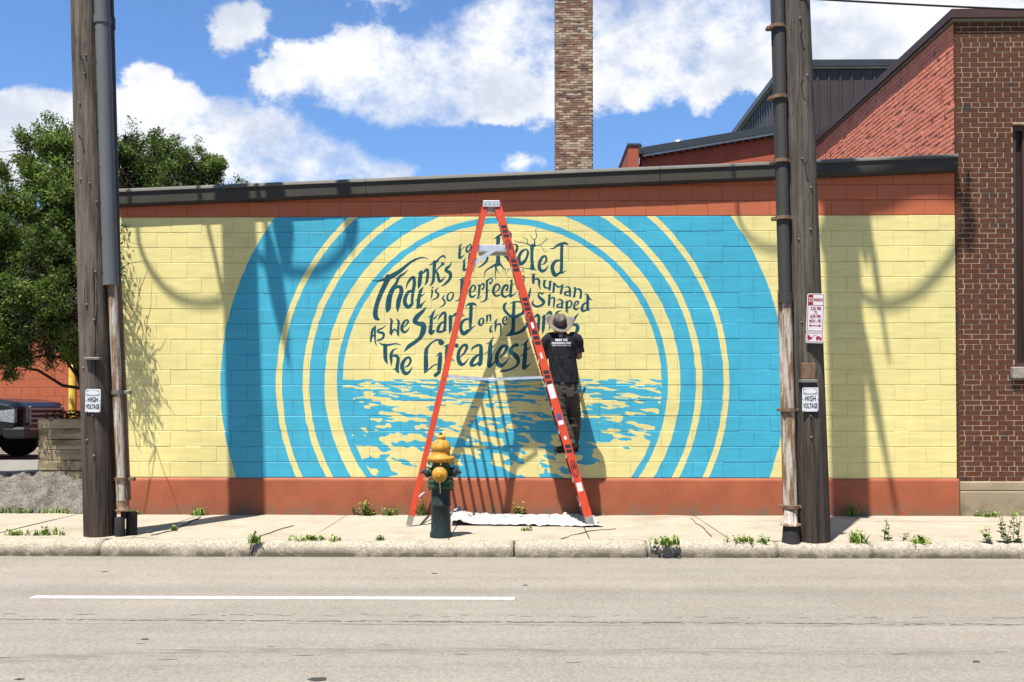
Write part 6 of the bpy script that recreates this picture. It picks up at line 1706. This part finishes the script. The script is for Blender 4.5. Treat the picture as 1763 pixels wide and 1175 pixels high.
# ------------------------------------------------------------------ trees
m_leafs = bpy.data.materials.new('cedar_foliage'); m_leafs.use_nodes = True
def leaf_mat(m, pal):
    t = m.node_tree; b = t.nodes['Principled BSDF']; n = t.nodes.new; l = t.links.new
    g = n('ShaderNodeNewGeometry'); rp = n('ShaderNodeValToRGB'); l(g.outputs['Random Per Island'], rp.inputs[0]); rp.color_ramp.interpolation = 'LINEAR'
    els = rp.color_ramp.elements
    while len(els) < len(pal): els.new(.5)
    for i, c in enumerate(pal): els[i].position = i / (len(pal) - 1); els[i].color = (*c, 1)
    nz_ = n('ShaderNodeTexNoise'); nz_.inputs['Scale'].default_value = 1.6; nz_.inputs['Detail'].default_value = 4; l(g.outputs['Position'], nz_.inputs['Vector'])
    r_ = n('ShaderNodeMapRange'); r_.inputs[1].default_value = .35; r_.inputs[2].default_value = .65; r_.inputs[3].default_value = .55; r_.inputs[4].default_value = 1.25; l(nz_.outputs['Fac'], r_.inputs[0])
    cc = n('ShaderNodeCombineXYZ'); [l(r_.outputs[0], cc.inputs[i]) for i in range(3)]
    c = mixc(1.0, rp.outputs[0], cc.outputs[0], tree=t, mode='MULTIPLY')
    l(c, b.inputs['Base Color']); b.inputs['Roughness'].default_value = .55; b.inputs['Specular IOR Level'].default_value = .35
    tr = n('ShaderNodeBsdfTranslucent'); l(c, tr.inputs[0]); mx = n('ShaderNodeMixShader'); mx.inputs[0].default_value = .42
    l(b.outputs[0], mx.inputs[1]); l(tr.outputs[0], mx.inputs[2]); l(mx.outputs[0], t.nodes['Material Output'].inputs[0])
leaf_mat(m_leafs, [(.012, .024, .005), (.060, .110, .014), (.11, .185, .024), (.022, .046, .008), (.20, .29, .045), (.12, .08, .038)])
m_bark = mat('tree_bark', (.060, .038, .026), .95, col2=(.030, .020, .014), scale=14, stretch=(1, 1, .3), bump=.8, bscale=40)
def foliage(blobs, n, seed, size=.03, droop=.35):
    """sprays of small scale-leaf fans filling the lobes of a crown"""
    r = np.random.default_rng(seed)
    vol = np.array([b[3] ** 2.2 * b[4] for b in blobs]); pick = r.choice(len(blobs), n, p=vol / vol.sum())
    bl = np.array([b[:4] for b in blobs])
    d = r.normal(size=(n, 3)); d /= np.linalg.norm(d, axis=1)[:, None]
    rad = (r.random(n) ** .42)
    c = bl[pick, :3] + d * (bl[pick, 3] * rad)[:, None] * np.array([1, 1, 1.05])
    lump = np.array([mnoise.noise(Vector(p * 2.6)) + .5 * mnoise.noise(Vector(p * 6.0)) for p in c])
    keep = lump > np.where(rad > .66, .10, -.12)
    c, d, rad = c[keep], d[keep], rad[keep]; n = len(c)
    out_ = d * .9 + r.normal(size=(n, 3)) * .45 + np.array([0, 0, .25 - droop]); out_ /= np.linalg.norm(out_, axis=1)[:, None]
    VS = []
    for s in range(5):                                    # five narrow leaflets per spray
        j = r.normal(size=(n, 3)) * .5; u = out_ + j; u /= np.linalg.norm(u, axis=1)[:, None]
        w = np.cross(u, r.normal(size=(n, 3))); w /= np.linalg.norm(w, axis=1)[:, None] + 1e-6
        L = size * r.uniform(.6, 1.9, n)[:, None]; W = L * .19
        o = c + r.normal(size=(n, 3)) * size * .8
        VS.append(np.stack([o, o + u * L * .5 + w * W, o + u * L, o + u * L * .5 - w * W], 1))
    return np.concatenate(VS, 0).reshape(-1, 3)
def np_mesh(name, verts, material, parent):
    off = np.array(ORG[parent.name]); me = bpy.data.meshes.new(name); nv = len(verts); nf = nv // 4
    me.vertices.add(nv); me.vertices.foreach_set('co', (verts - off).astype(np.float32).ravel())
    me.loops.add(nv); me.loops.foreach_set('vertex_index', np.arange(nv, dtype=np.int32))
    me.polygons.add(nf); me.polygons.foreach_set('loop_start', np.arange(0, nv, 4, dtype=np.int32)); me.polygons.foreach_set('loop_total', np.full(nf, 4, np.int32))
    me.materials.append(material); me.update(calc_edges=True)
    o = bpy.data.objects.new(name, me); link(o); o.parent = parent; ORG[o.name] = ORG[parent.name]; return o
def limb(m, a, b_, r0, r1, seed, bend=.12, n=7):
    rr = random.Random(seed); a, b_ = Vector(a), Vector(b_); P = []
    for k in range(n):
        t = k / (n - 1); p = a.lerp(b_, t); s = math.sin(t * math.pi) * bend
        P.append(p + Vector((rr.uniform(-1, 1), rr.uniform(-1, 1), rr.uniform(-.5, 1))) * s * .5)
    m.tube(P, [r0 + (r1 - r0) * k / (n - 1) for k in range(n)], 7); return P
def tree(label, tb, blobs, seed, n, trunk_pts, size=.03, low=None, droop=.35):
    tr_ = random.Random(seed * 3); extra = []
    for b in blobs:                                     # sprigs that stand out of the crown
        if b[3] < .3: continue
        for _ in range(16):
            d = Vector((tr_.gauss(0, 1), tr_.gauss(0, 1), tr_.gauss(.25, 1))).normalized(); q = Vector(b[:3]) + d * b[3] * tr_.uniform(.92, 1.22)
            if q.x > BXL - .25 and q.y < .6 and q.z < 4.6: continue
            extra.append((q.x, q.y, q.z, tr_.uniform(.07, .15), 2.4))
    blobs = blobs + extra
    root = empty('cedar_tree', tb, label, 'tree', None)
    m = MB(); T = [Vector(p) for p in trunk_pts]; m.tube(T, [.085 * (1 - .75 * k / (len(T) - 1)) for k in range(len(T))], 10); m.build('trunk', m_bark, root)
    m = MB(); rr = random.Random(seed)
    for i, b in enumerate(blobs):
        for k in range(4 if b[3] > .16 else 0):
            t0 = T[rr.randrange(1, len(T))]; e = Vector(b[:3]) + Vector((rr.uniform(-1, 1), rr.uniform(-1, 1), rr.uniform(-1, .6))) * b[3] * .75
            P = limb(m, t0, e, .026, .006, seed * 50 + i * 5 + k, .25)
            for q in range(9):
                s = P[rr.randrange(3, 7)]; limb(m, s, s + Vector((rr.uniform(-1, 1), rr.uniform(-1, 1), rr.uniform(-.9, .5))) * .45, .006, .002, rr.randrange(9999), .1, 4)
    m.build('branches', m_bark, root)['kind'] = 'stuff'
    np_mesh('crown', foliage(blobs, n, seed, size, droop), m_leafs, root)
    return root
def bl(px, py, Y, r, w=1.0):
    p = at(px, py, Y); return (p.x, p.y, p.z, r, w)
tp = [at(156, 722, 1.2), at(146, 670, 1.2), at(131, 620, 1.1), at(112, 575, 1.0), at(98, 500, .9), at(92, 420, .9), at(95, 330, 1.0)]
tree('large bushy green cedar tree growing from the planter behind the left pole', (tp[0].x, 1.2, tp[0].z - .1),
     [bl(100, 255, 1.0, .42), bl(85, 320, .9, .62), bl(125, 330, .6, .55), bl(45, 385, .8, .72), bl(110, 430, .5, .72), bl(10, 430, .9, .70), bl(-40, 470, 1.1, .8), bl(60, 480, .5, .70), bl(130, 500, .2, .48), bl(15, 530, .7, .55), bl(165, 440, .1, .40), bl(168, 530, -.02, .30, .8), bl(172, 330, -.45, .14, .5), bl(178, 400, -.5, .17, .6), bl(184, 470, -.5, .19, .7), bl(185, 545, -.48, .18, .6), bl(180, 640, -.05, .14, .4), bl(100, 560, .4, .38, .35), bl(40, 590, .6, .36, .3), bl(-5, 600, .7, .40, .3), bl(-60, 560, 1, .6), bl(205, 392, -.1, .09, .3), bl(188, 500, -.3, .17, .5)], 11, 100000, tp, .035)
tp = [at(220, 760, 3.2), at(222, 500, 3.2), at(224, 330, 3.2), at(222, 250, 3.2)]
tree('pointed cedar tree behind the left end of the painted building', (tp[0].x - .0, 3.2, LZ), [bl(222, 232, 3.2, .28), bl(226, 275, 3.2, .48), bl(215, 330, 3.2, .7), bl(250, 320, 3.0, .5), bl(185, 340, 3.3, .6)], 12, 20000, [(at(188, 700, 3.2).x, 3.2, LZ)] + tp[2:], .036)
tp = [(at(182, 700, 5.2).x, 5.2, LZ), at(200, 480, 5.2), at(300, 330, 5.2), at(318, 270, 5.2)]
tree('rounder cedar top rising over the roof edge right of the left pole', (tp[0][0], 5.2, LZ), [bl(320, 275, 5.2, .38), bl(318, 310, 5.2, .62), bl(282, 325, 5.2, .5), bl(358, 322, 5.2, .45), bl(340, 290, 5.2, .36), bl(385, 335, 5.2, .35), bl(260, 315, 5.0, .45), bl(300, 390, 5.2, .7)], 13, 20000, tp, .036)

# ------------------------------------------------------------------ weeds
m_weed = mat('weed_leaf', (.26, .36, .06), .65, col2=(.13, .21, .035), scale=9)
m_stem = mat('weed_stem', (.19, .20, .07), .7)
def weed(px, py, h, spread, n, label, kind='tuft', z=0.0, seed=0):
    p = onz(px, py, z); p.y = min(p.y, -.07) if py < 895 else p.y; r = random.Random(seed + int(px)); root = empty('weed', (p.x, p.y, z), label, 'weed', 'weeds growing in the pavement joints')
    m = MB(); s = MB(); hasstem = False
    for k in range(n):
        a = r.uniform(0, 6.28); d = r.random() * spread
        bx, by = p.x + math.cos(a) * d, p.y + math.sin(a) * d * .35
        if kind == 'tuft':
            blades(m, bx, by, z - .01, 5, h, .03, r, 1.2, .007)
            for q in range(3):
                c = Vector((bx, by, z + h * r.uniform(.1, .9))); u = Vector((r.uniform(-1, 1), r.uniform(-1, 1), r.uniform(.0, .9))).normalized() * r.uniform(.02, .045); v = u.cross(Vector((0, 0, 1))).normalized() * u.length * .38
                m.add([c, c + u * .5 + v, c + u, c + u * .5 - v], [(0, 1, 2, 3)])
        else:
            top = Vector((bx + r.uniform(-.08, .08), by + r.uniform(-.04, .04), z + h * r.uniform(.6, 1.1))); b0_ = Vector((bx, by, z - .01)); hasstem = True
            s.tube([b0_, b0_.lerp(top, .5) + Vector((r.uniform(-.02, .02), 0, 0)), top], [.004, .003, .002], 5)
            L = int(h / .022)
            for q in range(L):
                c = b0_.lerp(top, (q + 1) / L); a2 = q * 2.4 + r.random(); u = Vector((math.cos(a2), math.sin(a2), .45)).normalized() * r.uniform(.04, .085) * (1.15 - .6 * q / L); v = u.cross(Vector((0, 0, 1))).normalized() * u.length * .34
                m.add([c, c + u * .5 + v, c + u, c + u * .5 - v], [(0, 1, 2, 3)])
    m.build('leaves', m_weed, root, fix=False)
    if hasstem: s.build('stems', m_stem, root)
for w in [
 (632, 885, .17, .16, 12, 'leafy weeds at the wall foot left of the ladder', 'stem'), (672, 885, .10, .14, 9, 'low weeds at the wall foot just left of the hydrant', 'tuft'),
 (895, 880, .16, .05, 5, 'single upright weed at the wall foot under the ladder', 'stem'), (728, 886, .24, .05, 5, 'grassy weed beside the left ladder foot', 'tuft'),
 (356, 883, .10, .10, 10, 'weed tuft at the wall foot near the left pole shadow', 'tuft'), (240, 883, .08, .07, 7, 'small weed at the left end of the red foundation', 'tuft'),
 (437, 934, .10, .07, 9, 'weed growing down the open kerb joint', 'tuft'), (542, 931, .06, .28, 26, 'row of short grass along the kerb between hydrant and left pole', 'tuft'),
 (655, 931, .07, .05, 7, 'small weed behind the kerb left of the hydrant', 'tuft'), (80, 921, .08, .24, 16, 'low grass tufts behind the kerb at the far left', 'tuft'), (20, 921, .06, .16, 10, 'sparse grass at the leftmost end of the kerb', 'tuft'),
 (1150, 937, .08, .20, 26, 'spreading grass clump over the kerb joint left of the right pole', 'tuft'), (1290, 933, .07, .26, 22, 'line of short weeds on the kerb beside the right pole', 'tuft'),
 (1467, 888, .19, .09, 6, 'dark weed at the wall foot in the right pole shadow', 'tuft'), (1475, 934, .13, .12, 13, 'weed clump behind the kerb right of the right pole', 'tuft'),
 (1528, 932, .22, .04, 3, 'tall thin weed on the kerb right of the right pole', 'stem'), (1586, 935, .08, .12, 14, 'broad leafed clump on the kerb in front of the yellow wall', 'tuft'),
 (1555, 932, .14, .03, 2, 'thin small weed between two clumps on the kerb', 'stem'), (1700, 935, .20, .05, 3, 'tall weed on the kerb in front of the brick building', 'stem'),
 (1745, 935, .34, .11, 7, 'tallest bushy weed at the right edge of the kerb', 'stem'), (908, 914, .05, .05, 7, 'tiny weed in the pavement crack right of the hydrant', 'tuft'), (300, 914, .06, .03, 5, 'tiny weed in the diagonal pavement crack', 'tuft'),
 (1700, 888, .06, .2, 10, 'low weeds at the foot of the tan concrete base', 'tuft')]:
    weed(*w)
def bankweed(px, n, h, label, seed):
    p = onz(px, 884, 0); r = random.Random(seed); root = empty('weed', (p.x, .1, 0), label, 'weed'); m = MB()
    for _ in range(n): blades(m, p.x + r.uniform(-.25, .25), .07 + r.uniform(-.02, .08), -.01, 5, h, .04, r, 1.2, .007)
    m.build('leaves', m_weed, root, fix=False)
bankweed(30, 16, .12, 'green weeds at the foot of the broken concrete bank', 1); bankweed(115, 8, .11, 'small weed at the bank foot beside the left pole', 2); bankweed(65, 8, .09, 'middle weed along the foot of the concrete bank', 3)
